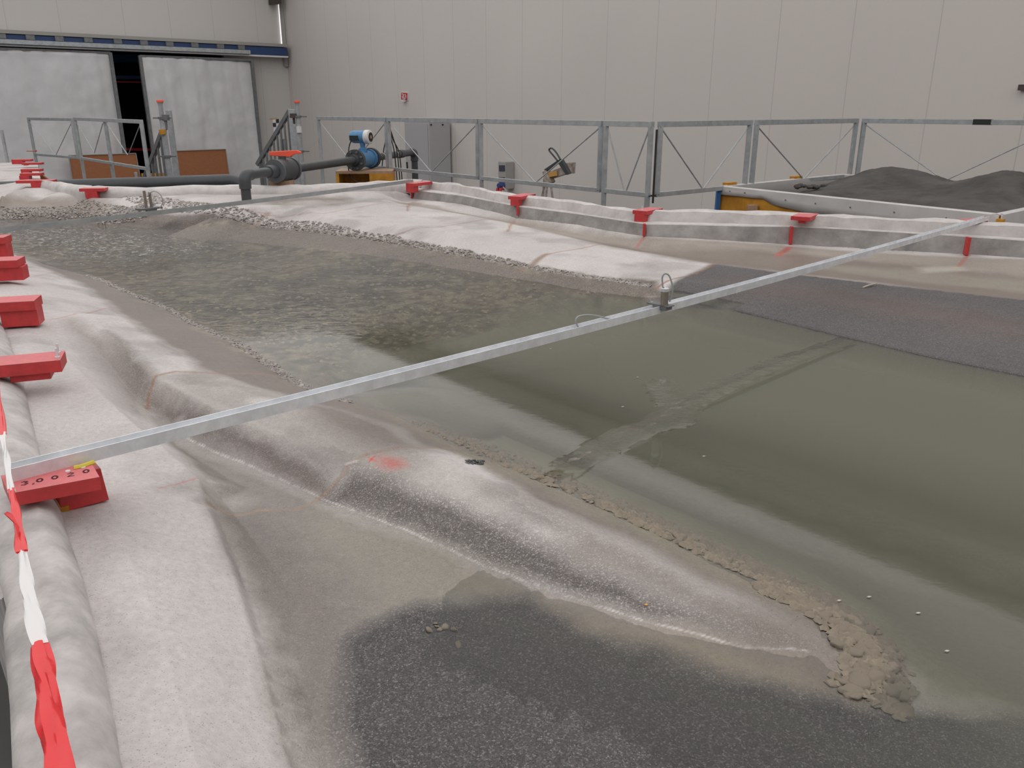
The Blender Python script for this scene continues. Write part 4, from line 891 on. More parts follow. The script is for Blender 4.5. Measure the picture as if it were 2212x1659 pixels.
hc = v0+Vector((0,0,.125)); hx = Vector((1,.15,0)).normalized(); b = MB()
b.poly([hc+hx*x+Vector((0,.02*s2-.01,z)) for s2 in (0,2) for x, z in ((-.10,-.008),(.06,-.022),(.10,.0),(.155,.005),(.155,.02),(.12,.032),(.02,.028),(-.10,.022))], [tuple(range(8)), tuple(range(8, 16))[::-1]]+[(i, (i+1) % 8, (i+1) % 8+8, i+8) for i in range(8)]); b.build('lever', 'orange', vv, bevel=.004, label='orange valve lever')
m0 = at_pipe(785); mm_ = hang('flow_meter', 'blue', tpipe, [m0-pd*.13, m0+pd*.13], .078, 32); mm_['label'] = 'blue electromagnetic flow meter'
for s_ in (-.19, .19):
    b = MB(); b.tube([m0+pd*(s_-.022), m0+pd*(s_+.022)], .102, 32); b.tube([m0+pd*(s_-.06*(1 if s_ > 0 else -1)*-1), m0+pd*s_], [pr*1.3, pr*1.7], 24)
    sx_ = pd.cross(Vector((0,0,1))).normalized()
    fl_ = b.build('flange', 'pvc', mm_, smooth=True)
b = MB()
for s_ in (-.19, .19):
    for k in range(8):
        a_ = 2*math.pi*(k+.5)/8; c_ = m0+pd*s_+(sx_*math.cos(a_)+Vector((0,0,1))*math.sin(a_))*.083
        b.tube([c_-pd*.038, c_+pd*.038], .010, 6)
b.build('flange_bolts', 'galv_dark', mm_)
hang('meter_ring', 'blue', mm_, [m0+pd*.12, m0+pd*.155], .092, 32)
hang('neck', 'blue', mm_, [m0+Vector((0,0,.07)), m0+Vector((0,0,.10)), m0+Vector((0,0,.115)), m0+Vector((0,0,.17))], 0, 16, [.045,.045,.024,.03])
hq = m0+Vector((0,0,.215)); hd = Vector((.95,-.32,0)).normalized()
hang('transmitter_housing', 'blue', mm_, [hq-hd*.125, hq-hd*.12, hq-hd*.09, hq+hd*.03, hq+hd*.04], 0, 28, [.03,.052,.062,.062,.06])
hang('display_cover', 'white', mm_, [hq+hd*.035, hq+hd*.04, hq+hd*.088, hq+hd*.095], 0, 28, [.06,.068,.068,.058])
hang('display', 'black', mm_, [hq+hd*.094, hq+hd*.098], .045, 24); hang('display_digits', 'wood', mm_, [hq+hd*.097, hq+hd*.100], .018, 8)
b = MB(); b.box(hq-hd*.05+Vector((-.02,-.062,-.01)), hd*.035, Vector((.02,.012,0)), (0,0,.024)); b.build('type_plate', 'black', mm_)
ca = hq-hd*.11+Vector((0,-.03,-.02)); b = MB(); b.tube(spline([ca, ca+Vector((-.03,-.03,-.08)), m0+Vector((-.13,-.14,-.05)), m0+Vector((-.10,-.18,-.17)), m0+Vector((.05,-.25,-.25)), m0+Vector((.18,-.3,-.33))], 6), .006, 6); b.build('signal_cable', 'black', mm_)
for px_ in (838, 848, 865, 870):
    c_ = at_pipe(px_); 
hang('pipe_marking', 'white', tpipe, [at_pipe(826)-pd*.008, at_pipe(826)+pd*.008], pr*1.012, 20); hang('pipe_marking', 'white', tpipe, [at_pipe(855)-pd*.008, at_pipe(855)+pd*.008], pr*1.012, 20)
hang('coupling', 'pvc', tpipe, [at_pipe(866)-pd*.05, at_pipe(866)+pd*.05], pr*1.2, 20)
# wood block under valve, on the curb
w0 = Vector((v0.x-.02, v0.y, 0)); ztop = v0.z-.092
b = MB(); b.box(Vector((w0.x, w0.y-.0, ztop-.012)), (.085,0,0), (0,.07,0), (0,0,.022)); o = b.build('wood_block', 'wood', bevel=.002); tag(o, 'short raw timber block carrying the shut-off valve on the curb', 'block')
# yellow crate under the meter
mz = m0.z-.104; A_ = atY(722,361,m0.y-.22); cc = Vector((m0.x+.02, m0.y, 0)); e_, n_ = frame(math.radians(4)); hw, hd_ = .28, .2; Hh = .34
t = thing('yellow_crate', (cc.x, cc.y, mz-Hh), 'open yellow timber crate standing under the blue flow meter', 'crate')
b = MB(); b.box(cc+Vector((0,0,mz-.013)), e_*hw, n_*hd_, (0,0,.013)); b.build('top_board', 'wood', t)
for s_ in (-1, 1): b = MB(); b.box(cc+e_*s_*(hw-.015)+Vector((0,0,mz-.026-Hh/2)), e_*.015, n_*hd_, (0,0,Hh/2)); b.build('side_board', 'yellow', t)
b = MB(); b.box(cc+n_*(hd_-.015)+Vector((0,0,mz-.026-Hh/2+.03)), e_*(hw-.03), n_*.015, (0,0,Hh/2-.04)); b.build('back_board', 'yellow', t)
b = MB(); b.box(cc+e_*(hw-.13)-n_*(hd_-.01)+Vector((0,0,mz-.026-Hh/2)), e_*.10, n_*.012, (0,0,Hh/2)); b.build('front_board', 'yellow', t)
# cables at the rail post
t = thing('hanging_cables', tuple(rp(836)), 'bundle of black cables hanging from the rail post right of the flow meter', 'cable')
for k, xs in enumerate([(831,833,828,823), (836,845,852,858), (838,850,858,864), (836,848,862,869)]):
    b = MB(); ys = [264, 300, 330, 392]; b.tube(spline([atY(x, y, 9.02-.02*k) for x, y in zip(xs, ys)], 6), .006, 6); b.build('cable', 'black', t)
b = MB(); b.tube([atY(879,350,9.3), atY(880,364,9.3)], .01, 6); b.build('plug', 'black', t)
# big pipe behind the curb
bp_ = [atY(-120,408,8.6), atY(150,398,8.6), atY(340,390,8.6), atY(490,386,8.6)]
zc = -.07; bx = [Vector((p.x, 8.6, zc-.01)) for p in bp_]
zc = atY(480, 391, 8.9).z; bx = [W(-150, 414, zc), W(490, 391, zc)]
cv = arc(bx[-1], bx[-1]+Vector((.20,.05,0)), bx[-1]+Vector((.22,.05,-.3)), 10)
b = MB(); b.tube([bx[0], bx[-1]]+cv[1:], .071, 28); o = b.build('large_pipe', 'pvc', smooth=True); tag(o, 'thick dark grey pipe lying behind the far left curb, its end bent down', 'pipe')

# ------------------------------------------------------------------ door wall
pl1 = shift(LW, .30)
def door(name, x0, x1, ytop, seed, frames):
    a, c_ = onpl(x0, ytop, pl1), onpl(x1, ytop, pl1); a2 = Vector((a.x, a.y, 0)); c2_ = Vector((c_.x, c_.y, 0)); L = (c2_-a2).length; d = (c2_-a2).normalized(); n_ = Vector((LW[0], LW[1], 0))
    zt = onpl(300, ytop+1, pl1).z; root = bpy.data.objects.new(name, None); C.objects.link(root); root.location = (a.x, a.y, FLOOR+.02); root['_o'] = (a.x, a.y, FLOOR+.02); root['kind'] = 'structure'
    nx, nz = 120, 60; b = MB(); rs = np.random.RandomState(seed)
    S, T = np.meshgrid(np.linspace(0, L, nx), np.linspace(0, 1, nz))
    Hm = zt-FLOOR-.04; zz = FLOOR+.04+T*Hm
    D = .20*(fbm(S*1.3+.5*(1-T)*np.sin(S*2+seed), T*.9, 1.1, 3, seed)-.5)+.07*(1-T)*np.sin(S*3.1+seed)*.6+.05*(fbm(S, T*Hm, 2.2, 4, seed+3)-.5)+.02*np.abs(np.sin(S*9+T*2))*T
    for j in range(nz):
        for i in range(nx): b.v.append(a2+d*S[j, i]-n_*D[j, i]+Vector((0, 0, zz[j, i])))
    for j in range(nz-1):
        for i in range(nx-1): k = j*nx+i; b.f.append((k, k+1, k+nx+1, k+nx))
    o = b.build('tarpaulin', mat('white_tarpaulin_'+name, (.60, .60, .61), .42, 0, .003, 8, .1, 2.5), root, smooth=True)
    md = o.modifiers.new('thick', 'SOLIDIFY'); md.thickness = .004
    for s_ in frames:
        p = a2+d*(L*s_); b = MB(); b.bar(Vector((p.x, p.y, FLOOR)), Vector((p.x, p.y, zt+.03)), .075, .07, (d.x, d.y, 0)); b.build('frame_bar', 'galv_dark', root)
    b = MB(); b.bar(a2+Vector((0,0,zt+.02)), c2_+Vector((0,0,zt+.02)), .06, .05); b.build('frame_bar', 'galv_dark', root)
door('door_1', -330, 238, 118, 4, (1.0,)); door('door_2', 302, 543, 122, 11, (0.0, 1.0))
# dark hall behind the doors
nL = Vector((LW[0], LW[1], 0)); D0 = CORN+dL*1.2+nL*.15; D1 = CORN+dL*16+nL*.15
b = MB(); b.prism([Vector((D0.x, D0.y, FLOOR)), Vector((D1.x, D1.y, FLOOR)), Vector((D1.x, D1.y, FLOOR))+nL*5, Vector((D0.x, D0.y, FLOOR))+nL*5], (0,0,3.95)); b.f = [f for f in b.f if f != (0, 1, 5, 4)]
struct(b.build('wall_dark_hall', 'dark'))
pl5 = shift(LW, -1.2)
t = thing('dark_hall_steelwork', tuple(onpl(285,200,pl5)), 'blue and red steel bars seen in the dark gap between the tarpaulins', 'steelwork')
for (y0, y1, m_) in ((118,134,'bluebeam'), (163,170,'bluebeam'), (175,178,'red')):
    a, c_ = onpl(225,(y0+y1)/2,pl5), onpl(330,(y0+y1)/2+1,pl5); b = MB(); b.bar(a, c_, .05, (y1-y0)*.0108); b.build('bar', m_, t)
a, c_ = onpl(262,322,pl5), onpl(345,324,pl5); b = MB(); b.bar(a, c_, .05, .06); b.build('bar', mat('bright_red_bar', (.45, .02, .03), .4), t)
# blue beam, track
pb_ = shift(LW, .22); za = onpl(617,104,pb_).z; zb2_ = onpl(617,121,pb_).z
a = onpl(617,110,pb_); c_ = onpl(-500,100,pb_)
b = MB(); b.bar(Vector((a.x, a.y, (za+zb2_)/2)), Vector((c_.x, c_.y, (za+zb2_)/2)), .2, za-zb2_); o = struct(b.build('trim_2', 'bluebeam'))
b = MB(); b.bar(Vector((a.x, a.y, zb2_-.025)), Vector((c_.x, c_.y, zb2_-.025)), .24, .035); struct(b.build('trim_3', 'white'))
b = MB(); b.bar(Vector((a.x, a.y, za+.05)), Vector((c_.x, c_.y, za+.05)), .26, .07); struct(b.build('trim_4', 'cut'))
pt = shift(LW, .40); a = onpl(540,114,pt); c_ = onpl(-500,90,pt); zt_ = (za+zb2_)/2-.05
t = thing('door_track', (a.x, a.y, zt_), 'long galvanised sliding door track in front of the blue beam', 'door track')
b = MB(); b.bar(Vector((a.x, a.y, zt_)), Vector((c_.x, c_.y, zt_)), .07, .085); b.build('rail', 'galv', t)
for px in (6,68,130,192,255,311,366,420,475,520):
    p = onpl(px, 100, shift(LW, .34)); b = MB(); b.box(Vector((p.x, p.y, zt_+.10)), dL*.08, nL*.05, (0,0,.045)); b.build('bracket', 'galv_dark', t)
# glowing strip in place of a reflection on the corner, and brown steel
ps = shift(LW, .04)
q = [onpl(x, y, ps) for x, y in ((602,9),(609,9),(616.5,101),(609,101))]; b = MB(); b.prism(q, nL*.03); o = struct(b.build('glow_strip_1', 'lit'))
q = [onpl(x, y, shift(LW, .3)) for x, y in ((589,-14),(607,-14),(608,8),(590,9))]; b = MB(); b.prism(q, nL*.25); struct(b.build('trim_5', 'brown'))
b = MB(); p = CORN-nL*.06+dL*.06; b.bar(Vector((p.x, p.y, 1.6)), Vector((p.x, p.y, CEILZ-.2)), .1, .05, (0,1,0)); struct(b.build('trim_6', 'cut'))
# chipboards
def board(label, quad, d):
    q = [onpl(x, y, shift(LW, d)) for x, y in quad]; t = thing('chipboard_sheet', tuple(q[3]), label, 'board')
    b = MB(); b.prism(q, nL*.03); b.build('sheet', 'tan', t)
    b = MB(); 
    for i in range(4): b.bar(q[i]-nL*.002, q[(i+1) % 4]-nL*.002, .036, .014)
    b.build('edge_strip', 'cut', t)
board('brown chipboard sheet leaning by the door gap behind the left railing', ((148,336),(293,331),(304,390),(158,400)), .7)
board('brown chipboard sheet standing before the right tarpaulin, above the thick pipe', ((375,326),(487,322),(495,378),(380,388)), .7)
q = [atY(x, y, 9.4) for x, y in ((86,374),(112,394),(86,396))]; b = MB(); b.prism(q, (0,.03,0)); tag(b.build('wood_offcut', 'tan'), 'triangular brown board sticking up behind the left curb end', 'board')
b = MB(); a, c_ = onpl(306,381,shift(LW,.9)), onpl(356,380,shift(LW,.9)); b.bar(a, c_, .03, .13); tag(b.build('yellow_board', 'yellow'), 'yellow board lying low behind the left stair balusters', 'board')

# ------------------------------------------------------------------ back wall things
nB = Vector((BW[0], BW[1], 0)); pw = shift(BW, .03)
q = [onpl(x, y, pw) for x, y in ((866,199),(881,200),(881,217.5),(866,217))]
t = thing('fire_hose_sign', tuple(q[3]), 'small square red fire hose sign with white symbol on the wall', 'sign')
b = MB(); b.prism(q, nB*.02); b.build('plate', 'white', t)
def wp(u, v): a = q[0].lerp(q[1], u); c_ = q[3].lerp(q[2], u); return a.lerp(c_, v)-nB*.004
b = MB(); b.prism([wp(.06,.06), wp(.94,.06), wp(.94,.94), wp(.06,.94)], nB*.004); b.build('red_field', mat('sign_red', (.50, .01, .02), .4), t)
def sym(P_, r): b = MB(); b.tube([wp(u, v)-nB*.003 for u, v in P_], r, 5); b.build('hose_symbol', 'white', t)
sym([(.22,.22),(.36,.22),(.44,.40),(.44,.66),(.36,.80),(.30,.62),(.30,.40)], .010); sym([(.50,.84),(.62,.66),(.72,.44),(.70,.22),(.58,.30)], .010); sym([(.62,.84),(.78,.66),(.84,.40)], .008)
b = MB(); c_ = wp(.55, 1.02)-nB*.03; b.box(c_, (q[1]-q[0]).normalized()*.04, nB*.03, (0,0,.02)); b.build('bracket', 'white', t)
# cabinet
pc = shift(BW, .55); a, c_ = onpl(873,262,pc), onpl(926,263,pc); zt = c_.z
dd = Vector((c_.x-a.x, c_.y-a.y, 0)); t = thing('wall_cabinet', (a.x, a.y, FLOOR), 'tall pale grey control cabinet at the wall behind the railing', 'cabinet')
A3 = Vector((a.x, a.y, FLOOR)); b = MB(); b.prism([A3, A3+dd, A3+dd+nB*.5, A3+nB*.5], (0,0,zt-FLOOR)); b.build('body', 'cabinet', t, bevel=.01)
b = MB(); b.prism([A3+dd*.04-nB*.015, A3+dd*.96-nB*.015, A3+dd*.96, A3+dd*.04], (0,0,zt-FLOOR-.04)); b.build('door', 'cabinet', t)
for px in (931, 956):
    p = onpl(px, 269.5, (dd.normalized().x, dd.normalized().y, dd.normalized().dot(A3+dd)+.004)); b = MB(); b.tube([p, p+dd.normalized()*.01], .017, 8); b.build('hole', 'black', t)
# socket box
px_ = shift(BW, .22); a, c_ = onpl(1076,349,px_), onpl(1092,349,px_); dd = Vector((c_.x-a.x, c_.y-a.y, 0)); zt = a.z; zl = onpl(1084,408,px_).z
t = thing('socket_box', (a.x, a.y, zl), 'upright grey socket distributor on the wall with plugs at its foot', 'socket box')
A3 = Vector((a.x, a.y, zl)); b = MB(); b.prism([A3, A3+dd, A3+dd+nB*.2, A3+nB*.2], (0,0,zt-zl)); b.build('housing', 'box', t, bevel=.008)
for (y0, y1) in ((357,369.5),(383,395)):
    qq = [onpl(x, y, shift(BW, .232)) for x, y in ((1077.5,y0),(1089.5,y0),(1090,y1),(1078,y1))]; b = MB(); b.prism(qq, nB*.012); b.build('window_flap', 'navy', t)
p = onpl(1081,401,shift(BW,.30)); b = MB(); b.tube([p-nB*.05, p+nB*.08], .045, 12); b.build('plug', 'sblue', t, label='blue plug')
for px in (1077.5, 1084): p = onpl(px,408,shift(BW,.30)); b = MB(); b.tube([p+nB*.05, p-nB*.03, p-nB*.05+Vector((0,0,-.12))], .03, 10); b.build('plug', 'red', t, label='red plug')
b = MB(); b.tube(spline([onpl(x, y, shift(BW,.3)) for x, y in ((1087,404),(1093,412),(1097,425),(1099,440))], 5), .012, 6); b.build('cable', 'cable', t)
# trestle with tool
pT = shift(BW, 1.1); T_ = lambda x, y, dz=0: onpl(x, y, shift(BW, 1.1+dz))
off_w = mat('stained_white_paint', (.46, .42, .39), .6, 0, 0, 1, 0, 12, col2=(.22, .16, .12))
t = thing('welding_trestle', (T_(1180,385).x, T_(1180,385).y, FLOOR), 'paint-stained white trestle carrying a tilted tool with a dark loop handle', 'trestle')
for a_, c_ in (((1179,388),(1168,440)), ((1176,385),(1172,440)), ((1183,388),(1178,440)), ((1189,390),(1195,440))):
    p, q_ = T_(*a_), T_(*c_); dz_ = (q_-p); q2 = p+dz_*((FLOOR-p.z)/dz_.z); b = MB(); b.bar(p, q2, .035, .035, (0,1,0)); b.build('leg', off_w, t)
def flat(pts_, dz, th, m_, nm): q_ = [T_(x, y, dz) for x, y in pts_]; b = MB(); b.prism(q_, nB*th); return b.build(nm, m_, t, bevel=.004)
flat([(1171,371),(1178,368),(1190,393),(1184,398),(1176,396)], .05, .1, off_w, 'head')
flat([(1180,374),(1200,366),(1214,361),(1222,352),(1236,351),(1234,375),(1222,376),(1206,381),(1190,386)], .0, .08, off_w, 'arm')
flat([(1183,373),(1202,369),(1203,380),(1186,383)], .04, .02, mat('ochre_panel', (.5, .27, .08), .6), 'ochre_panel')
flat([(1175,366),(1200,349),(1207,345),(1204,353),(1178,371)], .03, .05, 'pvc', 'strut')
flat([(1203,349),(1212,343),(1230,375),(1222,378)], .06, .05, 'pvc', 'handle_plate')
b = MB(); b.tube(spline([T_(x, y, .09) for x, y in ((1204,347),(1196,337),(1187,326),(1187,322),(1191,320),(1197,324),(1204,333),(1210,344))], 5), .013, 8); b.build('loop_handle', 'pvc', t)

# ------------------------------------------------------------------ sand container
cA, cB, cC, cD = Vector((1.62,6.42,0)), Vector((2.87,4.82,0)), Vector((5.05,6.45,0)), Vector((3.60,8.05,0)); ZC = .02
pAx = W(1558,402,ZC); pBx = W(2160,464,ZC); cA = Vector((pAx.x, pAx.y, 0)); cB = Vector((pBx.x, pBx.y, 0)); cD = cA+Vector((1.42,1.22,0)); cC = cB+Vector((1.42,1.22,0))
t = thing('sand_container', (cA.x, cA.y, -1.0), 'large timber box lined with white sheet holding the dark sand', 'container')
def side(P, Q, z0, z1, th, m_, nm, inset=0):
    P, Q = Vector(P), Vector(Q); d = (Q-P).normalized(); n_ = Vector((-d.y, d.x, 0)); b = MB(); b.prism([P+n_*inset+Vector((0,0,z0)), Q+n_*inset+Vector((0,0,z0)), Q+n_*(inset+th)+Vector((0,0,z0)), P+n_*(inset+th)+Vector((0,0,z0))], (0,0,z1-z0)); b.build(nm, m_, t)
for P, Q in ((cA, cB), (cB, cC), (cC, cD), (cD, cA)): side(P, Q, -1.0, ZC-.004, .03, 'yellow', 'side_board')
# liner folded over the boards: wavy lower hem
def liner(P, Q, hem, nm='liner_flap', out=-.008, n=60):
    d = (Q-P); L = d.length; d = d.normalized(); n_ = Vector((-d.y, d.x, 0)); b = MB()
    for i in range(n+1):
        s_ = i/n; c_ = P+d*L*s_; h = hem(s_); wv = .004*math.sin(s_*23)+.003*math.sin(s_*51)
        b.v += [c_+n_*(.05)+Vector((0,0,-.16)), c_+n_*.045+Vector((0,0,ZC)), c_+n_*.015+Vector((0,0,ZC+.006)), c_+n_*(out)+Vector((0,0,ZC-.002)), c_+n_*(out-.004+wv)+Vector((0,0,ZC-h*.5)), c_+n_*(out-.006-wv)+Vector((0,0,ZC-h))]
    for i in range(n):
        for j in range(5): k = i*6+j; b.f.append((k, k+1, k+7, k+6))
    o = b.build(nm, 'sheet', t, smooth=True); md = o.modifiers.new('th', 'SOLIDIFY'); md.thickness = .003
def hem1(s_):
    if s_ < .20: return .062
    if s_ < .24: return .062+(s_-.20)/.04*.03
    if s_ < .42: return .092+.022*(s_-.24)/.18*1.6
    return .13+.05*(s_-.42)
liner(cA, cB, hem1); liner(cB, cC, lambda s_: .2); liner(cC, cD, lambda s_: .06); liner(cD, cA, lambda s_: .03)
pp = W(1553,402,ZC); b = MB(); b.bar(Vector((pp.x, pp.y, -1.0)), Vector((pp.x, pp.y, ZC-.005)), .03, .05, (0,1,0)); b.build('corner_post', mat('blue_post', (.03, .12, .30), .5), t)
a = W(1652,436,-.1); b = MB(); dAB = (cB-cA).normalized(); nAB = Vector((-dAB.y, dAB.x, 0)); c0 = cA.lerp(cB, .17)-nAB*.04
b.bar(Vector((c0.x, c0.y, -.9)), Vector((c0.x, c0.y, -.09)), .07, .05, (0,1,0)); b.bar(Vector((c0.x, c0.y, -.12))-dAB*.0, Vector((c0.x, c0.y, -.5))-dAB*.25-nAB*.2, .05, .04); b.build('timber_brace', 'wood', t)
for s_ in (.05,.12,.3,.42,.55,.7,.86):
    c_ = cA.lerp(cB, s_)-nAB*.014+Vector((0,0,ZC-.03-.02*(s_ > .2))); b = MB(); b.tube([c_, c_-nAB*.004], .005, 8); b.build('screw_head', 'galv_dark', t)
pp = W(2163,466,0); pp = cB-nAB*.02+Vector((0,0,-.03)); b = MB(); b.box(pp+dAB*.02, dAB*.018, nAB*.015, (0,0,.03)); b.build('corner_block', 'yellow', t)
for px, py in ((1600,398),(1868,368)):
    pass
for s_ in (.06, .58): c_ = cD.lerp(cA, 1-s_)+Vector((0,0,ZC+.012)); b = MB(); b.bar(c_-(cD-cA).normalized()*.06, c_+(cD-cA).normalized()*.06, .05, .022); b.build('yellow_block', 'yellow', t)
# sand
n = 130; S, T = np.meshgrid(np.linspace(0, 1, n), np.linspace(0, 1, n)); A_, B_, C_, D_ = [np.array([v.x, v.y]) for v in (cA, cB, cC, cD)]
cen = (A_+B_+C_+D_)/4; A_, B_, C_, D_ = [cen+(v-cen)*.965 for v in (A_, B_, C_, D_)]
X = (A_[0]*(1-S)+B_[0]*S)*(1-T)+(D_[0]*(1-S)+C_[0]*S)*T; Y = (A_[1]*(1-S)+B_[1]*S)*(1-T)+(D_[1]*(1-S)+C_[1]*S)*T
def gs(px, py, Yc, h, s1, s2=None):
    c_ = atY(px, py, Yc); s2 = s2 or s1; dx, dy = X-c_.x, Y-c_.y; u = (dx*1.2+dy)/1.562; v = (-dx+1.2*dy)/1.562; return h*np.exp(-(v/s2)**2-(u/s1)**2)
base = -.10+.12*np.clip(S*2.4, 0, 1)*1.0
Zs = base-.03*(1-np.clip(T*9, 0, 1)) + gs(1925,366,6.5,.15,.42,.42)+gs(2180,376,5.8,.17,.36,.30)+gs(1800,385,6.5,.03,.3)
Zs = Zs+.028*(fbm(X, Y, 5, 5, 33)-.5)+.02*(fbm(X, Y, 16, 3, 34)-.5)
edge = np.minimum.reduce([S, 1-S, T, 1-T]); Zs = np.where(edge < .10, Zs*(edge/.10)+(ZC-.035)*(1-edge/.10), Zs)
Zs = np.minimum(Zs, .24); 
lft = np.clip((.17-S)/.1, 0, 1); Zs = Zs-.1*lft
o = gridmesh('sand_heap', X, Y, Zs, np.ones(X.shape, bool), {}); o.data.materials.append(M['sand'])
o.data.update(); tag(o, 'heap of dark grey damp sand with two humps inside the white-lined box', 'sand', kind='stuff')
rs = random.Random(5)
for k, (px, py) in enumerate(((1728,401),(1738,402),(1722,403),(1757,403),(1765,404),(1748,404),(1780,402),(1790,401))):
    b = MB(); c_ = W(px, py, ZC+.012); bm = bmesh.new(); bmesh.ops.create_icosphere(bm, subdivisions=2, radius=.018+.012*rs.random())
    for v in bm.verts: v.co *= 1+.3*(rs.random()-.5); v.co.z *= .7
    b.v = [v.co+c_ for v in bm.verts]; b.f = [tuple(v.index for v in f.verts) for f in bm.faces]; bm.free()
    tag(b.build('sand_clod', 'sand', smooth=True), 'small clod of dark sand on the left rim of the sand box', 'sand clod', 'sand clods on the box rim')

# ------------------------------------------------------------------ riprap stones along the island toe
protos = []
for k in range(7):
    bm = bmesh.new(); bmesh.ops.create_icosphere(bm, subdivisions=3, radius=1); rs = random.Random(k+40)
    ns = [Vector((rs.gauss(0,1), rs.gauss(0,1), rs.gauss(0,.8))).normalized() for _ in range(9)]; hs = [rs.uniform(.55, .85) for _ in ns]
    for v in bm.verts:
        for n_, h_ in zip(ns, hs):
            d_ = v.co.dot(n_)
            if d_ > h_: v.co -= n_*(d_-h_)*.85
        v.co = Vector((v.co.x*1.15, v.co.y*.85, v.co.z*.42))
    me = bpy.data.meshes.new('riprap_stone'); bm.to_mesh(me); bm.free(); me.shade_smooth(); me.materials.append(M['stone']); protos.append(me)
def stones(line, count, width, r0, r1, label, grp, seed, zo=0., lift=.3):
    rs = random.Random(seed); P = [W(x, y, WL) for x, y in line]; d = [0]
    for a, c_ in zip(P, P[1:]): d.append(d[-1]+(c_-a).length)
    for k in range(count):
        t_ = rs.random()*d[-1]; j = max(i for i in range(len(d)-1) if d[i] <= t_); u = (t_-d[j])/(d[j+1]-d[j]); p = P[j].lerp(P[j+1], u)
        dr = (P[j+1]-P[j]).normalized(); nn = Vector((-dr.y, dr.x, 0)); p = p+nn*rs.uniform(width[0], width[1])
        r = (r0+(r1-r0)*(t_/d[-1]))*rs.uniform(.6, 1.25); z = hz(p.x, p.y)
        if z < WL-.034: continue
        o = bpy.data.objects.new('riprap_stone', protos[rs.randrange(7)]); C.objects.link(o)
        o.location = (p.x, p.y, z+r*.42*lift+zo); o.scale = (r, r, r); o.rotation_euler = (rs.uniform(-.25, .25), rs.uniform(-.25, .25), rs.uniform(0, 6.3))
        tag(o, label, 'stone', grp)
G1 = 'flat stones at the island toe'
lab1 = 'flat silt-covered stone at the waterline of the island ridge'
stones([(960,935),(1100,1000),(1300,1085),(1500,1175),(1650,1245)], 170, (-.012,.045), .009, .013, lab1, G1, 1, lift=.25)
stones([(1650,1245),(1780,1300),(1870,1365),(1915,1440),(1895,1500)], 125, (-.05,.035), .011, .017, 'larger flat stone packed round the downstream tip of the island ridge', 'stones round the island tip', 2, lift=.1)
stones([(1790,1390),(1850,1420),(1870,1470),(1840,1500)], 16, (-.02,.02), .013, .017, 'larger flat stone packed round the downstream tip of the island ridge', 'stones round the island tip', 3, lift=.5)
stones([(870,1355),(910,1358),(960,1350),(1000,1385)], 7, (-.01,.015), .006, .008, 'small pale stone on the dark gravel by the shallow left channel', 'pale stones in the left channel', 9, lift=.4)
# gravel strips: countless small chips
def chips(name, label, lines_, count, rr, seed, m_, zo=0, tilt=.6, wet=False):
    rs = random.Random(seed); V, Fc = [], []
    for k in range(count):
        L, wdt = lines_[rs.randrange(len(lines_))]; t_ = rs.random()*(len(L)-1); j = min(int(t_), len(L)-2); p = L[j].lerp(L[j+1], t_-j)
        dr = (L[j+1]-L[j]).normalized(); p = p+Vector((-dr.y, dr.x, 0))*rs.uniform(*wdt); z = hz(p.x, p.y)+zo; r = rs.uniform(*rr)
        if wet and z > WL-.006: continue
        R_m = Matrix.Rotation(rs.uniform(0, 6.3), 3, 'Z') @ Matrix.Rotation(rs.uniform(-tilt, tilt), 3, 'X'); b0 = len(V)
        for q_ in ((-1,-.5,0),(.2,-.8,.1),(1,.1,0),(.3,.8,.1),(-.7,.6,0),(-.1,0,.6),(0,0,-.5)): V.append(Vector((p.x, p.y, z))+R_m @ Vector(q_)*r*rs.uniform(.8, 1.2))
        for i in range(5): Fc.append((b0+i, b0+(i+1) % 5, b0+5)); Fc.append((b0+(i+1) % 5, b0+i, b0+6))
    b = MB(); b.v, b.f = V, Fc; return tag(b.build(name, m_), label, 'gravel', kind='stuff')
lw = [(W(x0, y0, WL+.01), 0) for x0, y0 in ()]
LN = lambda pts_, z=WL+.01: [W(x, y, z) for x, y in pts_]
chips('bank_gravel', 'crushed gravel strip along the far bank of the channel', [(LN([(-20,465),(120,466),(240,476),(330,480)]), (-.12,.12)), (LN([(250,458),(400,478),(550,490),(700,506),(850,528)]), (-.10,.08)), (LN([(850,528),(1000,554),(1150,583),(1300,606),(1400,620)]), (-.06,.05))], 5200, (.006,.016), 3, 'pebble')
chips('shore_gravel', 'crushed gravel strip along the near left shore of the channel', [(LN([(190,597),(228,609),(278,632),(354,662),(420,702)], WL), (-.02,.02)), (LN([(420,700),(500,735),(560,773),(640,828),(760,870)], WL), (-.022,.022))], 1500, (.004,.009), 4, 'pebble')
chips('bed_gravel', 'scattered pale stones on the shallow upstream bed', [(LN([(40,530),(300,560),(600,600),(900,640),(1100,680)], WL), (-.9,.7))], 1500, (.006,.016), 6, mat('pale_bed_stones', (.48, .42, .30), .6, 0, 0, 1, .4, 50), zo=-.001, tilt=.3, wet=True)
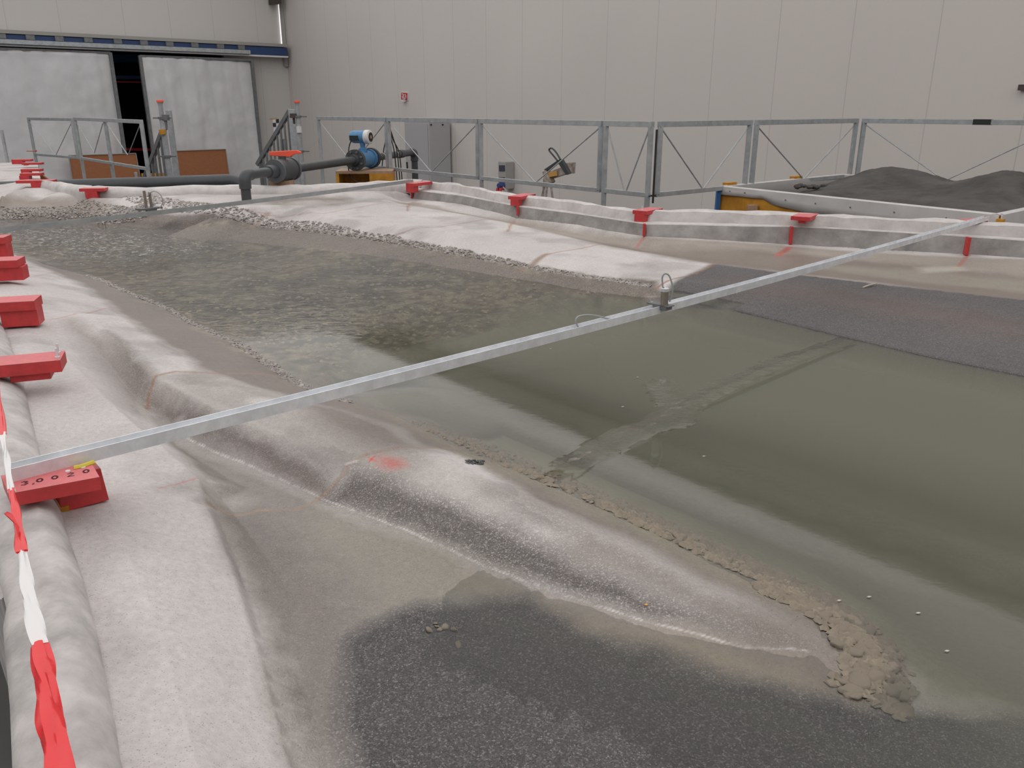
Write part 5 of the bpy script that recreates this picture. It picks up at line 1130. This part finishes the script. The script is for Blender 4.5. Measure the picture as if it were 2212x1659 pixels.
chips('small_riprap', 'countless small flat stones between the larger ones along the island toe', [(LN([(900,905),(960,935),(1100,1000),(1300,1085),(1500,1175),(1650,1245)], WL), (-.022,.055)), (LN([(1300,1085),(1500,1175),(1650,1245),(1780,1300)], WL), (-.022,.055)), (LN([(1650,1245),(1780,1300),(1870,1365),(1915,1440),(1880,1510)], WL), (-.06,.045))], 1900, (.005,.0125), 12, 'stone', zo=.001, tilt=.22)
b = MB(); c_ = onpl(2209,189,shift(BW,.05)); b.box(c_, dB*.03, nB*.04, (0,0,.028)); tag(b.build('wall_bracket', 'brown'), 'small brown bracket on the wall seam near the right picture edge', 'bracket')
# little things on the beds
b = MB(); b.tube([W(1864,621,-.183), W(1878,616,-.178), W(1893,612,-.18)], .004, 6); tag(b.build('twig', mat('pale_twig', (.5, .42, .34), .7)), 'pale twig lying on the dark gravel bank at the right', 'twig')
c_ = G(1395,1311)+Vector((0,0,.002)); b = MB(); b.prism([c_+Vector((-.0035,0,0)), c_+Vector((.001,-.002,0)), c_+Vector((.004,.001,0)), c_+Vector((0,.0025,0))], (0,0,.001)); tag(b.build('orange_leaf', mat('orange_leaf', (.75, .35, .05), .6)), 'tiny orange leaf on the steep face of the island ridge', 'leaf')
rs = random.Random(8)
b = MB()
for k in range(26):
    c_ = G(1024+rs.uniform(-20,20), 1000+rs.uniform(-5,5)); r = .0012+rs.random()*.0022; b.box(c_+Vector((0,0,.001)), (r,r*.3,0), (-r*.4,r,0), (0,0,r*.6))
tag(b.build('dirt_crumbs', 'pvc'), 'patch of black dirt crumbs on the island top', 'dirt', kind='stuff')
for px, py in ((1877,1290),(1812,1298),(1983,1325),(1345,879),(1189,754),(1377,815),(2045,1407),(1520,986)):
    c_ = W(px, py, WL+.0012); b = MB(); b.prism([c_+Vector((-.004,0,0)), c_+Vector((0,-.002,0)), c_+Vector((.005,.001,0)), c_+Vector((.001,.0025,0))], (0,0,.0012))
    tag(b.build('floating_fleck', mat('pale_fleck', (.5,.48,.42), .6)), 'tiny pale fleck floating on the calm pool', 'fleck', 'pale flecks on the pool')
for o in C.objects:
    if '_o' in o: del o['_o']
